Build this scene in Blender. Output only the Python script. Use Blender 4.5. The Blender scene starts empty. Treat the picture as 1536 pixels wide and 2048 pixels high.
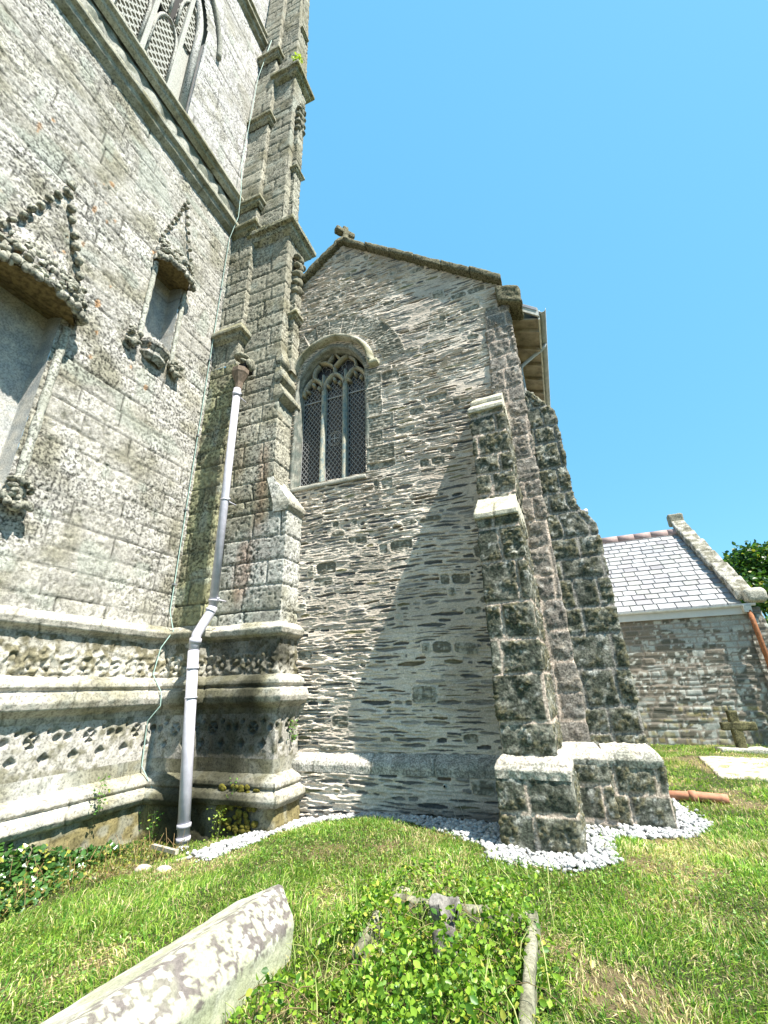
import bpy, math, random
import numpy as np
from math import radians as R, sin, cos, pi, hypot
from mathutils import Vector, Matrix
random.seed(4)
scene = bpy.context.scene
# ------------------------------------------------------------ camera, world, sun, exposure
F, PSI, TH, RO, CH = 864.6, R(20.61), R(22.2), R(-1.66), 1.45
fw = Vector((-sin(PSI)*cos(TH), cos(PSI)*cos(TH), sin(TH)))
r0 = Vector((cos(PSI), sin(PSI), 0)); u0 = r0.cross(fw)
rt = r0*cos(RO)+u0*sin(RO); up = rt.cross(fw)
cd = bpy.data.cameras.new('camera'); cam = bpy.data.objects.new('camera', cd); scene.collection.objects.link(cam)
cd.sensor_fit = 'VERTICAL'; cd.sensor_height = 36; cd.sensor_width = 27; cd.lens = F/2048*36
cd.clip_start = .05; cd.clip_end = 3000
M = Matrix((rt, up, -fw)).transposed().to_4x4(); M.translation = Vector((0, 0, CH)); cam.matrix_world = M
scene.camera = cam
AZ, EL = R(20), R(58.5)
S = Vector((cos(EL)*cos(AZ), -cos(EL)*sin(AZ), sin(EL)))
w = bpy.data.worlds.new('World'); scene.world = w; w.use_nodes = True
nt = w.node_tree; nt.nodes.clear()
sky = nt.nodes.new('ShaderNodeTexSky'); sky.sky_type = 'NISHITA'; sky.sun_disc = False
sky.sun_elevation = EL; sky.sun_rotation = math.atan2(S.x, S.y); sky.air_density = 1.0; sky.dust_density = .6; sky.ozone_density = 1.6
bg = nt.nodes.new('ShaderNodeBackground'); bg.inputs[1].default_value = .115
wo = nt.nodes.new('ShaderNodeOutputWorld'); tn = nt.nodes.new('ShaderNodeMix'); tn.data_type = 'RGBA'; tn.blend_type = 'MULTIPLY'; tn.inputs[0].default_value = 1; tn.inputs[7].default_value = (.88, 1.04, 1.06, 1)
tm = nt.nodes.new('ShaderNodeMix'); tm.data_type = 'RGBA'; tm.inputs[0].default_value = .72; tm.inputs[7].default_value = (.58, 2.15, 3.5, 1)
nt.links.new(sky.outputs[0], tn.inputs[6]); nt.links.new(tn.outputs[2], tm.inputs[6]); nt.links.new(tm.outputs[2], bg.inputs[0]); nt.links.new(bg.outputs[0], wo.inputs[0])
sl = bpy.data.lights.new('sun', 'SUN'); sl.energy = 5.0; sl.angle = R(.53); sl.color = (1, .95, .86)
so = bpy.data.objects.new('sun', sl); scene.collection.objects.link(so); so.rotation_euler = (-S).to_track_quat('-Z', 'Y').to_euler()
scene.view_settings.view_transform = 'Standard'; scene.view_settings.look = 'None'
scene.view_settings.exposure = 1.42; scene.view_settings.gamma = 1
scene.cycles.max_bounces = 6

# ------------------------------------------------------------ helpers
C = scene.collection
def tag(o, label=None, cat=None, group=None, kind=None):
    if label: o['label'] = label
    if cat: o['category'] = cat
    if group: o['group'] = group
    if kind: o['kind'] = kind
    return o
def thing(name, label, cat, loc=(0, 0, 0), group=None):
    o = bpy.data.objects.new(name, None); C.objects.link(o); o.location = loc; o.empty_display_size = .1
    return tag(o, label, cat, group)
def wloc(o):
    l = Vector((0, 0, 0))
    while o: l = l+o.location; o = o.parent
    return l
def mesh(name, V, Fc, mat, parent=None, col=None, smooth=True, loc=None, sizes=None):
    """V (n,3) world coordinates; Fc (m,k) int array or list of lists"""
    V = np.asarray(V, dtype=np.float64).reshape(-1, 3)
    base = np.array(wloc(parent)) if parent else np.zeros(3)
    own = np.zeros(3) if loc is None else np.array(loc, float)-base
    V = V-base-own
    me = bpy.data.meshes.new(name)
    if isinstance(Fc, np.ndarray):
        m, k = Fc.shape; me.vertices.add(len(V)); me.vertices.foreach_set('co', V.astype(np.float32).ravel())
        me.loops.add(m*k); me.loops.foreach_set('vertex_index', Fc.astype(np.int32).ravel())
        me.polygons.add(m); me.polygons.foreach_set('loop_start', (np.arange(m)*k).astype(np.int32))
        me.polygons.foreach_set('loop_total', np.full(m, k, dtype=np.int32)); me.update(calc_edges=True)
    else:
        me.from_pydata(V.tolist(), [], Fc); me.update()
    me.polygons.foreach_set('use_smooth', np.full(len(me.polygons), bool(smooth)))
    if col is not None:
        col = np.asarray(col, float)
        if col.ndim == 1: col = np.tile(col, (len(V), 1))
        a = me.color_attributes.new('Col', 'FLOAT_COLOR', 'POINT')
        a.data.foreach_set('color', np.c_[np.clip(col, 0, 1), np.ones(len(V))].astype(np.float32).ravel())
    if mat: me.materials.append(mat)
    o = bpy.data.objects.new(name, me); C.objects.link(o)
    if parent: o.parent = parent
    o.location = own
    return o
# --- numpy noise
def _h(ix, iy, iz, s):
    h = (ix.astype(np.int64)*374761393+iy.astype(np.int64)*668265263+iz.astype(np.int64)*2147483647+s*974634777) & 0xffffffff
    h = ((h ^ (h >> 13))*1274126177) & 0xffffffff
    h = ((h ^ (h >> 16))*2246822519) & 0xffffffff
    return ((h ^ (h >> 15)) & 0xffffff)/float(0xffffff)
def noise(x, y, z, s=0):
    x, y, z = np.broadcast_arrays(x, y, z)
    fx, fy, fz = np.floor(x), np.floor(y), np.floor(z)
    a, b, c = x-fx, y-fy, z-fz
    a, b, c = a*a*(3-2*a), b*b*(3-2*b), c*c*(3-2*c); o = 0
    for i in (0, 1):
        for j in (0, 1):
            for k in (0, 1):
                o = o+_h(fx+i, fy+j, fz+k, s)*(a if i else 1-a)*(b if j else 1-b)*(c if k else 1-c)
    return o*2-1
def fbm(x, y, z, s=0, n=3):
    o = 0; a = 1; t = 0
    for i in range(n):
        o = o+a*noise(x*2**i, y*2**i, z*2**i, s+i*7); t += a; a *= .55
    return o/t
def sm(a, b, x):
    t = np.clip((x-a)/(b-a+1e-12), 0, 1); return t*t*(3-2*t)
def rnd(i, s=0):
    i = np.asarray(i); return _h(i, i*0+3, i*0+5, s)
# --- masonry layouts
class Lay:
    def __init__(self, seed, z0, z1, h, s0, s1, l, jit=.25):
        g = np.random.default_rng(seed); z = [z0-g.uniform(0, h[1])]
        while z[-1] < z1+h[1]: z.append(z[-1]+g.uniform(*h))
        self.z = np.array(z); self.r = []; self.off = [0]
        for k in range(len(z)-1):
            s = [s0-g.uniform(0, l[1])]
            while s[-1] < s1+l[1]: s.append(s[-1]+g.uniform(*l))
            self.r.append(np.array(s)); self.off.append(self.off[-1]+len(s))
    def __call__(self, s, z):
        sh = s.shape; s = s.ravel(); z = z.ravel()
        k = np.clip(np.searchsorted(self.z, z)-1, 0, len(self.r)-1)
        dz = np.minimum(z-self.z[k], self.z[k+1]-z); hz = (self.z[k+1]-self.z[k])/2
        ds = np.zeros_like(s); hs = np.zeros_like(s); iid = np.zeros(len(s), int)
        for q in np.unique(k):
            m = k == q; a = self.r[q]; j = np.clip(np.searchsorted(a, s[m])-1, 0, len(a)-2)
            ds[m] = np.minimum(s[m]-a[j], a[j+1]-s[m]); hs[m] = (a[j+1]-a[j])/2; iid[m] = self.off[q]+j
        return [v.reshape(sh) for v in (iid, ds, dz, hs, hz)]
# --- loft: rows of a plan polyline stacked, gridded, displaced along its normals
def off(pl, o):
    pl = [np.array(p[:2], float) for p in pl]; out = []
    for i, p in enumerate(pl):
        n = []
        if i: d = p-pl[i-1]; d /= np.linalg.norm(d)+1e-9; n.append(np.array((d[1], -d[0])))
        if i < len(pl)-1: d = pl[i+1]-p; d /= np.linalg.norm(d)+1e-9; n.append(np.array((d[1], -d[0])))
        if len(n) == 2:
            q = n[0]+n[1]; q = q/(np.linalg.norm(q)+1e-9); c = max(.4, float(q@n[0])); out.append(p+q*o/c)
        else: out.append(p+n[0]*o)
    return out
def loft(name, keys, res, fn, mat, parent, keep=None, extra_s=None, extra_z=(), smooth=True, rz=None):
    """keys: list of (z, [(x,y)..]) bottom to top. fn(Sg,Z,P,seg)->disp,color"""
    rz = rz or res; K = len(keys[0][1])
    P3 = [np.array([(x, y, z) for (x, y) in pl]) for z, pl in keys]
    ts = []
    for j in range(K-1):
        L = max(np.linalg.norm(p[j+1]-p[j]) for p in P3); n = max(1, int(math.ceil(L/res)))
        t = np.linspace(0, 1, n+1)
        if extra_s and j in extra_s: t = np.unique(np.round(np.r_[t, extra_s[j]], 6))
        ts.append(t)
    def row(p):
        o = []; s = []; g = []; acc = 0
        for j in range(K-1):
            t = ts[j] if j == K-2 else ts[j][:-1]; L = np.linalg.norm(P3[0][j+1]-P3[0][j])
            o.append(p[j]+(p[j+1]-p[j])*t[:, None]); s.append(acc+t*L); g.append(np.full(len(t), j)); acc += L
        return np.concatenate(o), np.concatenate(s), np.concatenate(g)
    rows = []; 
    for a in range(len(P3)-1):
        L = max(np.linalg.norm(P3[a+1][j]-P3[a][j]) for j in range(K)); n = max(1, int(math.ceil(L/rz)))
        t = np.linspace(0, 1, n+1)
        z0, z1 = P3[a][0][2], P3[a+1][0][2]
        if z1 > z0: t = np.unique(np.round(np.r_[t, [(e-z0)/(z1-z0) for e in extra_z if z0 < e < z1]], 6))
        if a < len(P3)-2: t = t[:-1]
        ra, rb = row(P3[a])[0], row(P3[a+1])[0]
        for q in t: rows.append(ra+(rb-ra)*q)
    P = np.array(rows); _, s, g = row(P3[0])
    Rn, Cn, _ = P.shape
    dS = np.gradient(P, axis=1) if Cn > 1 else P*0; dZ = np.gradient(P, axis=0)
    N = np.cross(dS, dZ); N /= np.linalg.norm(N, axis=2)[..., None]+1e-9
    Sg = np.tile(s, (Rn, 1)); G = np.tile(g, (Rn, 1))
    d, col = fn(Sg, P[..., 2], P, G)
    Q = P+N*d[..., None]
    idx = np.arange(Rn*Cn).reshape(Rn, Cn)
    f = np.stack([idx[:-1, :-1], idx[:-1, 1:], idx[1:, 1:], idx[1:, :-1]], -1)
    if keep is not None:
        Pm = (P[:-1, :-1]+P[1:, 1:])/2; m = keep(Pm, (Sg[:-1, :-1]+Sg[1:, 1:])/2, G[:-1, :-1]); f = f[m]
    f = f.reshape(-1, 4)
    Q = Q.reshape(-1, 3); col = col.reshape(-1, 3)
    u, inv = np.unique(f, return_inverse=True)
    return mesh(name, Q[u], inv.reshape(-1, 4), mat, parent, col[u], smooth)
def lerp(a, b, t):
    t = np.asarray(t)[..., None]; return np.asarray(a)*(1-t)+np.asarray(b)*t
# --- rough rock box with its own block noise
def rough_box(name, c, size, mat, parent, rot=0, res=.02, amp=.006, fr=18, round_=.02, colf=None, taper=0, tilt=None, seed=0, topx=None):
    V = []; Fs = []; n0 = 0; h = np.array(size)/2
    for ax in range(3):
        for sg in (-1, 1):
            a, b = [i for i in range(3) if i != ax]
            na, nb = max(2, int(size[a]/res)), max(2, int(size[b]/res))
            A, B = np.meshgrid(np.linspace(-1, 1, na+1), np.linspace(-1, 1, nb+1), indexing='ij')
            p = np.zeros(A.shape+(3,)); p[..., a] = A*h[a]; p[..., b] = B*h[b]; p[..., ax] = sg*h[ax]
            idx = np.arange(A.size).reshape(A.shape)+n0
            f = np.stack([idx[:-1, :-1], idx[1:, :-1], idx[1:, 1:], idx[:-1, 1:]], -1).reshape(-1, 4)
            flip = (sg > 0) != (ax == 1)
            if not flip: f = f[:, ::-1]
            V.append(p.reshape(-1, 3)); Fs.append(f); n0 += A.size
    V = np.concatenate(V); Fs = np.concatenate(Fs)
    r = min(round_, h.min()*.9); q = np.clip(V, -(h-r), h-r); dv = V-q; L = np.linalg.norm(dv, axis=1)[:, None]+1e-9
    Nn = dv/L; V = q+Nn*r
    c = np.array(c, float)
    W = V+c; d = amp*fbm(W[:, 0]*fr, W[:, 1]*fr, W[:, 2]*fr, seed, 3)+amp*1.3*noise(W[:, 0]*fr/4, W[:, 1]*fr/4, W[:, 2]*fr/4, seed+9)
    V = V+Nn*d[:, None]
    if taper: V[:, :2] *= (1-taper*(V[:, 2:3]/h[2]+1)/2)
    if tilt: V[:, 2] += V[:, 0]*tilt[0]+V[:, 1]*tilt[1]
    cr, sr = cos(rot), sin(rot); V = np.c_[V[:, 0]*cr-V[:, 1]*sr, V[:, 0]*sr+V[:, 1]*cr, V[:, 2]]+c
    col = colf(V, d) if colf else None
    key = np.round(V, 5); _, ui, inv = np.unique(key, axis=0, return_index=True, return_inverse=True); inv = inv.ravel()
    return mesh(name, V[ui], inv[Fs], mat, parent, None if col is None else col[ui])
def join_geo(parts):
    V = []; Fc = []; n = 0
    for v, f in parts: V += [tuple(p) for p in v]; Fc += [[i+n for i in q] for q in f]; n += len(v)
    return V, Fc
def box(x0, x1, y0, y1, z0, z1):
    v = [(x, y, z) for z in (z0, z1) for y in (y0, y1) for x in (x0, x1)]
    return v, [[0, 2, 3, 1], [4, 5, 7, 6], [0, 1, 5, 4], [2, 6, 7, 3], [0, 4, 6, 2], [1, 3, 7, 5]]
def tube(pts, r, n=10, cap=True):
    pts = [Vector(p) for p in pts]; V = []; Fc = []; prev = None
    rr = r if isinstance(r, (list, tuple)) else [r]*len(pts)
    for i, p in enumerate(pts):
        d = (pts[min(i+1, len(pts)-1)]-pts[max(i-1, 0)]).normalized()
        a = prev if prev else (Vector((1, 0, 0)) if abs(d.x) < .9 else Vector((0, 1, 0)))
        u = (a-d*a.dot(d)).normalized(); v = d.cross(u); prev = u
        for k in range(n): t = 2*pi*k/n; V.append(tuple(p+(u*cos(t)+v*sin(t))*rr[i]))
    for i in range(len(pts)-1):
        for k in range(n): Fc.append([i*n+k, i*n+(k+1) % n, (i+1)*n+(k+1) % n, (i+1)*n+k])
    if cap: Fc += [list(range(n))[::-1], [(len(pts)-1)*n+k for k in range(n)]]
    return V, Fc
def prism(poly, y0, y1, axis='y'):
    """poly of (a,z) extruded along axis"""
    n = len(poly); f = (lambda a, z, t: (a, t, z)) if axis == 'y' else (lambda a, z, t: (t, a, z))
    V = [f(a, z, y0) for a, z in poly]+[f(a, z, y1) for a, z in poly]
    return V, [list(range(n))[::-1], [n+i for i in range(n)]]+[[i, (i+1) % n, n+(i+1) % n, n+i] for i in range(n)]

# ------------------------------------------------------------ materials
def newmat(name):
    m = bpy.data.materials.new(name); m.use_nodes = True; t = m.node_tree
    return m, t, t.nodes['Principled BSDF']
def nd(t, ty, **k):
    n = t.nodes.new(ty)
    for a, v in k.items(): setattr(n, a, v)
    return n
def ramp(t, fac, stops, interp='LINEAR'):
    r = nd(t, 'ShaderNodeValToRGB'); r.color_ramp.interpolation = interp
    while len(r.color_ramp.elements) < len(stops): r.color_ramp.elements.new(.5)
    for e, (p, c) in zip(r.color_ramp.elements, stops):
        e.position = p; e.color = tuple(c)+(1,) if isinstance(c, (tuple, list)) else (c, c, c, 1)
    t.links.new(fac, r.inputs[0]); return r.outputs[0]
def nse(t, vec, scale, detail=4, rough=.6, dist=0):
    n = nd(t, 'ShaderNodeTexNoise'); n.inputs['Scale'].default_value = scale; n.inputs['Detail'].default_value = detail
    n.inputs['Roughness'].default_value = rough; n.inputs['Distortion'].default_value = dist; t.links.new(vec, n.inputs['Vector']); return n.outputs['Fac']
def mix(t, kind, a, b, fac=1.0):
    n = nd(t, 'ShaderNodeMix', data_type='RGBA', blend_type=kind)
    if isinstance(fac, float): n.inputs[0].default_value = fac
    else: t.links.new(fac, n.inputs[0])
    for s, v in ((n.inputs[6], a), (n.inputs[7], b)):
        if isinstance(v, (tuple, list)): s.default_value = tuple(v)+(1,)
        else: t.links.new(v, s)
    return n.outputs[2]
def stone_mat(name, spk=40, lo=.35, hi=1.15, p0=.38, p1=.58, rough=.95, bump=.5, bd=.008, bs=None, color=None, lich=None, lscale=6, lt=(.6, .7), fine=.25, sx=1.0, patch=None):
    m, t, b = newmat(name); g = nd(t, 'ShaderNodeNewGeometry').outputs['Position']
    if sx != 1.0:
        mp = nd(t, 'ShaderNodeMapping'); mp.inputs['Scale'].default_value = (1, 1, sx); t.links.new(g, mp.inputs[0]); g = mp.outputs[0]
    if color: base = mix(t, 'MULTIPLY', color, (1, 1, 1))
    else: base = nd(t, 'ShaderNodeVertexColor', layer_name='Col').outputs[0]
    n1 = nse(t, g, spk, 4, .62); c = mix(t, 'MULTIPLY', base, ramp(t, n1, [(p0, lo), (p1, hi)]))
    if patch:
        nl = nse(t, g, patch, 3, .55); c = mix(t, 'MIX', mix(t, 'MULTIPLY', base, (.86, .85, .82)), c, ramp(t, nl, [(.38, .35), (.58, 1.)]))
    n2 = nse(t, g, spk*5, 2, .6); c = mix(t, 'MULTIPLY', c, ramp(t, n2, [(.3, 1-fine), (.7, 1+fine)]))
    if lich:
        n3 = nse(t, g, lscale, 5, .7); c = mix(t, 'MIX', c, lich, ramp(t, n3, [(lt[0], 0.), (lt[1], .85)]))
    t.links.new(c, b.inputs['Base Color']); b.inputs['Roughness'].default_value = rough
    b.inputs['Specular IOR Level'].default_value = .2
    n4 = nse(t, g, bs or spk, 6, .7)
    bp = nd(t, 'ShaderNodeBump'); bp.inputs['Strength'].default_value = bump; bp.inputs['Distance'].default_value = bd
    t.links.new(n4, bp.inputs['Height']); t.links.new(bp.outputs[0], b.inputs['Normal'])
    return m
def simple(name, col, rough=.6, metal=0, nscale=None, var=.25, bump=0, spec=.4, trans=0):
    m, t, b = newmat(name)
    b.inputs['Roughness'].default_value = rough; b.inputs['Metallic'].default_value = metal; b.inputs['Specular IOR Level'].default_value = spec
    g = nd(t, 'ShaderNodeNewGeometry').outputs['Position']; n = nse(t, g, nscale or 12, 5, .65)
    c = mix(t, 'MULTIPLY', col, ramp(t, n, [(.3, 1-var), (.7, 1+var*.6)])); t.links.new(c, b.inputs['Base Color'])
    if bump:
        bp = nd(t, 'ShaderNodeBump'); bp.inputs['Strength'].default_value = bump; bp.inputs['Distance'].default_value = .01
        t.links.new(n, bp.inputs['Height']); t.links.new(bp.outputs[0], b.inputs['Normal'])
    return m
def leaf_mat(name, rough=.45, tl=.35, spec=.4):
    m, t, b = newmat(name); v = nd(t, 'ShaderNodeVertexColor', layer_name='Col').outputs[0]
    t.links.new(v, b.inputs['Base Color']); b.inputs['Roughness'].default_value = rough; b.inputs['Specular IOR Level'].default_value = spec
    tr = nd(t, 'ShaderNodeBsdfTranslucent'); t.links.new(mix(t, 'MULTIPLY', v, (1.2, 1.3, .6)), tr.inputs[0])
    ms = nd(t, 'ShaderNodeMixShader'); ms.inputs[0].default_value = tl
    t.links.new(b.outputs[0], ms.inputs[1]); t.links.new(tr.outputs[0], ms.inputs[2]); t.links.new(ms.outputs[0], t.nodes['Material Output'].inputs[0])
    return m
m_tower = stone_mat('lichened_granite', 25, .22, 1.1, .40, .545, bump=.7, bd=.014, bs=36, fine=.35, patch=.9)
m_plinth = stone_mat('weathered_plinth_granite', 32, .55, 1.1, .36, .52, bump=.7, bd=.01, fine=.25)
m_dress = stone_mat('dressed_granite', 45, .6, 1.12, .36, .6, bump=.6, bd=.008, fine=.25)
m_rubble = stone_mat('slate_rubble', 60, .75, 1.15, .35, .65, bump=.6, bd=.006, bs=70, fine=.15)
m_crust = stone_mat('lichen_crusted_stone', 42, .55, 1.4, .40, .62, bump=1.0, bd=.014, bs=44, fine=.3)
m_far = stone_mat('far_rubble', 9, .55, 1.3, .35, .6, bump=.8, bd=.03, bs=12, lich=(.42, .44, .4), lscale=5.5, lt=(.56, .6), fine=.25)
m_moss = stone_mat('mossy_coping', 30, .35, 1.4, .38, .6, color=(.14, .13, .08), bump=1, bd=.02)
m_slate = simple('roof_slate', (.33, .33, .36), .42, 0, 4, .3, .1, spec=.6)
m_ridge = simple('clay_ridge', (.32, .23, .21), .8, 0, 10, .3)
m_clay = simple('clay_pipe', (.42, .19, .11), .75, 0, 14, .35, .3)
m_rust = simple('rusty_iron', (.3, .12, .05), .85, 0, 20, .5, .4)
m_rust2 = simple('rust_streaked_iron', (.19, .14, .10), .85, 0, 25, .5, .4)
m_white = simple('white_plastic_pipe', (.50, .49, .55), .42, 0, 7, .22, .05, spec=.45)
m_fascia = simple('weathered_white_paint', (.55, .54, .48), .7, 0, 9, .4, .2)
m_wood = simple('soffit_boards', (.33, .28, .2), .85, 0, 5, .5, .3)
m_oldwood = simple('grey_old_wood', (.42, .4, .32), .9, 0, 30, .35, .5)
m_grey = simple('grey_lead', (.2, .21, .22), .6, 0, 20, .2)
m_cable = simple('green_copper_strip', (.32, .45, .4), .7, 0, 20, .3)
m_glass = simple('dark_leaded_glass', (.02, .022, .028), .25, 0, 14, .6, .15, spec=.5)
m_lead = simple('leading_lattice', (.36, .35, .34), .55, 0, 40, .3)
m_blk = simple('black_void', (.01, .01, .01), .9)
m_gravel = simple('white_marble_gravel', (.66, .67, .7), .8, 0, 40, .25, .3)
m_soil = None

# ------------------------------------------------------------ ground
def ground_z(x, y):
    x = np.asarray(x, float); y = np.asarray(y, float)
    low = sm(-2.4, -4.6, x)*-.24+sm(-3.9, -5.0, x)*sm(3.2, 5., y)*-.1
    ch = -.08*sm(5.2, 6.2, y)*sm(.2, -1, x)*(1-sm(-3, -4.4, x))
    far = .0
    hill = 1.2*sm(22, 60, y)+5.5*sm(60, 200, y)
    return low+ch+hill+.035*noise(x*.7, y*.7, 1.3, 5)+.018*noise(x*2.3, y*2.3, 4.1, 6)+.01*noise(x*7, y*7, 2.2, 8)-.01
def axis_pts(a, b, step, far_lo, far_hi):
    core = np.arange(a, b, step); lo = a-np.geomspace(step*1.3, far_lo, 40)[::-1]; hi = b+np.geomspace(step*.5, far_hi, 40)
    return np.r_[lo, core, hi]
X, Y = np.meshgrid(axis_pts(-6.5, 6, .05, 600, 600), axis_pts(-.5, 12, .05, 400, 900), indexing='ij')
Z = ground_z(X, Y)
def grass_col(x, y, s=0):
    a = fbm(x*1.6, y*1.6, 0*x, 21, 3); b = fbm(x*.55, y*.55, 0*x, 31, 2)
    return a, b
a, b = grass_col(X, Y)
gc = lerp((.05, .055, .02), (.17, .13, .07), sm(-.05, .45, a+.3*b))
fld = sm(14, 22, Y); gc = gc*(1-fld[..., None])+np.array((.22, .24, .08))*fld[..., None]
idx = np.arange(X.size).reshape(X.shape)
gf = np.stack([idx[:-1, :-1], idx[1:, :-1], idx[1:, 1:], idx[:-1, 1:]], -1).reshape(-1, 4)
m_ground = stone_mat('turf_soil', 60, .55, 1.2, .35, .65, bump=1, bd=.02, fine=.3)
tag(mesh('ground', np.stack([X, Y, Z], -1).reshape(-1, 3), gf, m_ground, None, gc.reshape(-1, 3)), kind='structure')

# ------------------------------------------------------------ tower
TX, B1Y, B1X, B2Y, B2X = -6.05, 5.70, -5.38, 5.90, -4.02
tower = thing('church_tower', 'tall granite church tower speckled with lichen, carved niches and stepped corner buttress', 'tower', (TX, 4, -.3))
ash = Lay(3, 2, 26, (.29, .42), -4, 14, (.5, 1.15))
def tower_fn(dark=0., amp=1., seed=0, dep=.016, jw=.011, lay=ash, tone=(.52, .50, .455)):
    def fn(Sg, Z, P, G):
        x, y, z = P[..., 0], P[..., 1], P[..., 2]
        zw = Z+.012*noise(Sg*1.1, Z*.8, 0*Z, seed+3)
        i, ds, dz, hs, hz = lay(Sg+.3*seed+.01*noise(Sg*3, Z*3, 0*Z, 2), zw)
        ds = ds+.4*(G == 99); d = np.minimum(ds, dz)
        j = np.exp(-(d/jw)**2)
        n1 = fbm(x*17, y*17, z*17, 3+seed, 3); n2 = noise(x*4, y*4, z*4, 9); n3 = fbm(x*1.1, y*1.1, z*1.1, 12, 3); pit = noise(x*26, y*26, z*26, 14)
        disp = amp*(.004*n1-.014*sm(.25, .6, pit)+.003*n2)+.006*(rnd(i, 4)-.5)-dep*j-(.002+.4*(dep-.012))*np.exp(-(d/.035)**2)
        t = .82+.3*rnd(i, 7); base = lerp(tone, (.25, .235, .16), np.clip(sm(-.15, .5, n3+.35*n2)*.75+dark, 0, 1))
        sp = sm(-.2, .3, n1); base = base*(.78+.25*sp[..., None])*t[..., None]; base = lerp(base, (.13, .13, .09), .6*sm(.25, .6, pit))
        base = lerp(base, (.35, .38, .33), .5*sm(.35, .6, noise(x*3, y*3, z*3, 33)))
        base = lerp(base, (.05, .05, .04), .9*np.exp(-(d/.011)**2)*sm(-.5, .0, noise(x*1.3, y*1.3, z*1.3, 71)))
        oc = sm(.6, .72, noise(x*9, y*9, z*6, 51))*((np.abs(y-2.35-.55) < .5)|(np.abs(y-4.1) < .3)|(np.abs(y-1.7)<.5))*(Z > 6.2)*(Z < 9.9); base = lerp(base, (.45, .2, .04), .55*oc)
        return disp, base
    return fn
# niche recess rectangles on the wall face (y0,y1,z0,z1)
N1 = (1.95, 2.82, 3.9, 6.75); N2 = (4.02, 4.64, 7.35, 9.3)
BW = (.6, 4.15, 13.95, 19.2)
plan_w = [(TX, -5), (TX, B1Y)]
WL = B1Y+5
def s_of(y): return (y+5)/WL
def niche_keep(Pm, Sg, G):
    y, z = Pm[..., 1], Pm[..., 2]; k = np.ones(y.shape, bool)
    for (a, b_, c, d_) in (N1, N2): k &= ~((y > a) & (y < b_) & (z > c) & (z < d_))
    return k
ex = {0: [s_of(v) for n_ in (N1, N2) for v in n_[:2]]}
loft('wall', [(2.42, [(TX, -5), (TX, 1.4), (TX, B1Y+.05)]), (12.5, [(TX, -5), (TX, 1.4), (TX, B1Y+.05)])], .024, tower_fn(), m_tower, tower, keep=niche_keep,
     extra_s={1: [(v-1.4)/(B1Y+.05-1.4) for n_ in (N1, N2) for v in n_[:2]]}, extra_z=(N1[2], N1[3], N2[2], N2[3]))
def bel_keep(Pm, Sg, G):
    y, z = Pm[..., 1], Pm[..., 2]
    return ~((y > .6) & (y < 3.95) & (z > 13.95) & ((z < 17.4) | (((y-.6)**2+(z-17.4)**2 < 3.35**2))))
loft('wall', [(13.5, [(TX-.08, -2), (TX-.08, 5.95)]), (21.7, [(TX-.08, -2), (TX-.08, 5.95)])], .045, tower_fn(-.25, 1., 2, tone=(.56, .545, .53)), m_tower, tower, keep=bel_keep)
loft('wall', [(22.6, [(TX-.2, -2), (TX-.2, 6.2)]), (30, [(TX-.2, -2), (TX-.2, 6.2)])], .09, tower_fn(-.25, 1., 2, tone=(.56, .545, .53)), m_tower, tower)
def recess(nm, n_, dep, parent):
    y0, y1, z0, z1 = n_
    def fnr(Sg, Z, P, G):
        x, y, z = P[..., 0], P[..., 1], P[..., 2]; n = fbm(x*9, y*9, z*9, 5, 3)
        c = lerp((.36, .37, .36), (.5, .48, .43), sm(-.3, .4, n)); j = np.exp(-(np.abs((z % .95)-.4)/.012)**2)+0*n
        return .006*n-.012*j, lerp(c, (.1, .09, .07), .7*np.clip(j, 0, 1))
    loft(nm, [(z0, [(TX, y0), (TX-dep, y0), (TX-dep, y1), (TX, y1)]), (z1, [(TX, y0), (TX-dep, y0), (TX-dep, y1), (TX, y1)])], .04, fnr, m_dress, parent)
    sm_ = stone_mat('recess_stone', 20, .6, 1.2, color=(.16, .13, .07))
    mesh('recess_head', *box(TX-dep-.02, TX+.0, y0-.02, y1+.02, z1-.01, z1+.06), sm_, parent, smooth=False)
    mesh('recess_sill', *box(TX-dep-.02, TX, y0-.02, y1+.02, z0-.06, z0+.01), m_dress, parent, (.5, .48, .42), False)
# canopy: half octagon projecting body with scalloped lip, crocketed gable of balls
def lumpy(name, cs, mat, parent, colr, seed=1, amp=.25):
    """cs: list of (centre, (rx,ry,rz)) ellipsoids with noise, one mesh"""
    V = []; Fc = []; n = 0; cc = []
    nu, nv = 12, 8
    for c, r in cs:
        v = []
        for i in range(nv+1):
            for k in range(nu):
                t = pi*i/nv; p = 2*pi*k/nu; v.append((sin(t)*cos(p), sin(t)*sin(p), cos(t)))
        v = np.array(v); W = v*np.array(r)+np.array(c); d = 1+amp*fbm(W[:, 0]*14, W[:, 1]*14, W[:, 2]*14, seed, 2); W = v*np.array(r)*d[:, None]+np.array(c)
        V.append(W); f = []
        for i in range(nv):
            for k in range(nu): f.append([n+i*nu+k, n+(i+1)*nu+k, n+(i+1)*nu+(k+1) % nu, n+i*nu+(k+1) % nu])
        Fc += f; n += len(v)
    V = np.concatenate(V); q = fbm(V[:, 0]*25, V[:, 1]*25, V[:, 2]*25, 8, 2)
    return mesh(name, V, np.array(Fc), mat, parent, lerp(np.array(colr)*.5, colr, sm(-.3, .3, q)))
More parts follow.
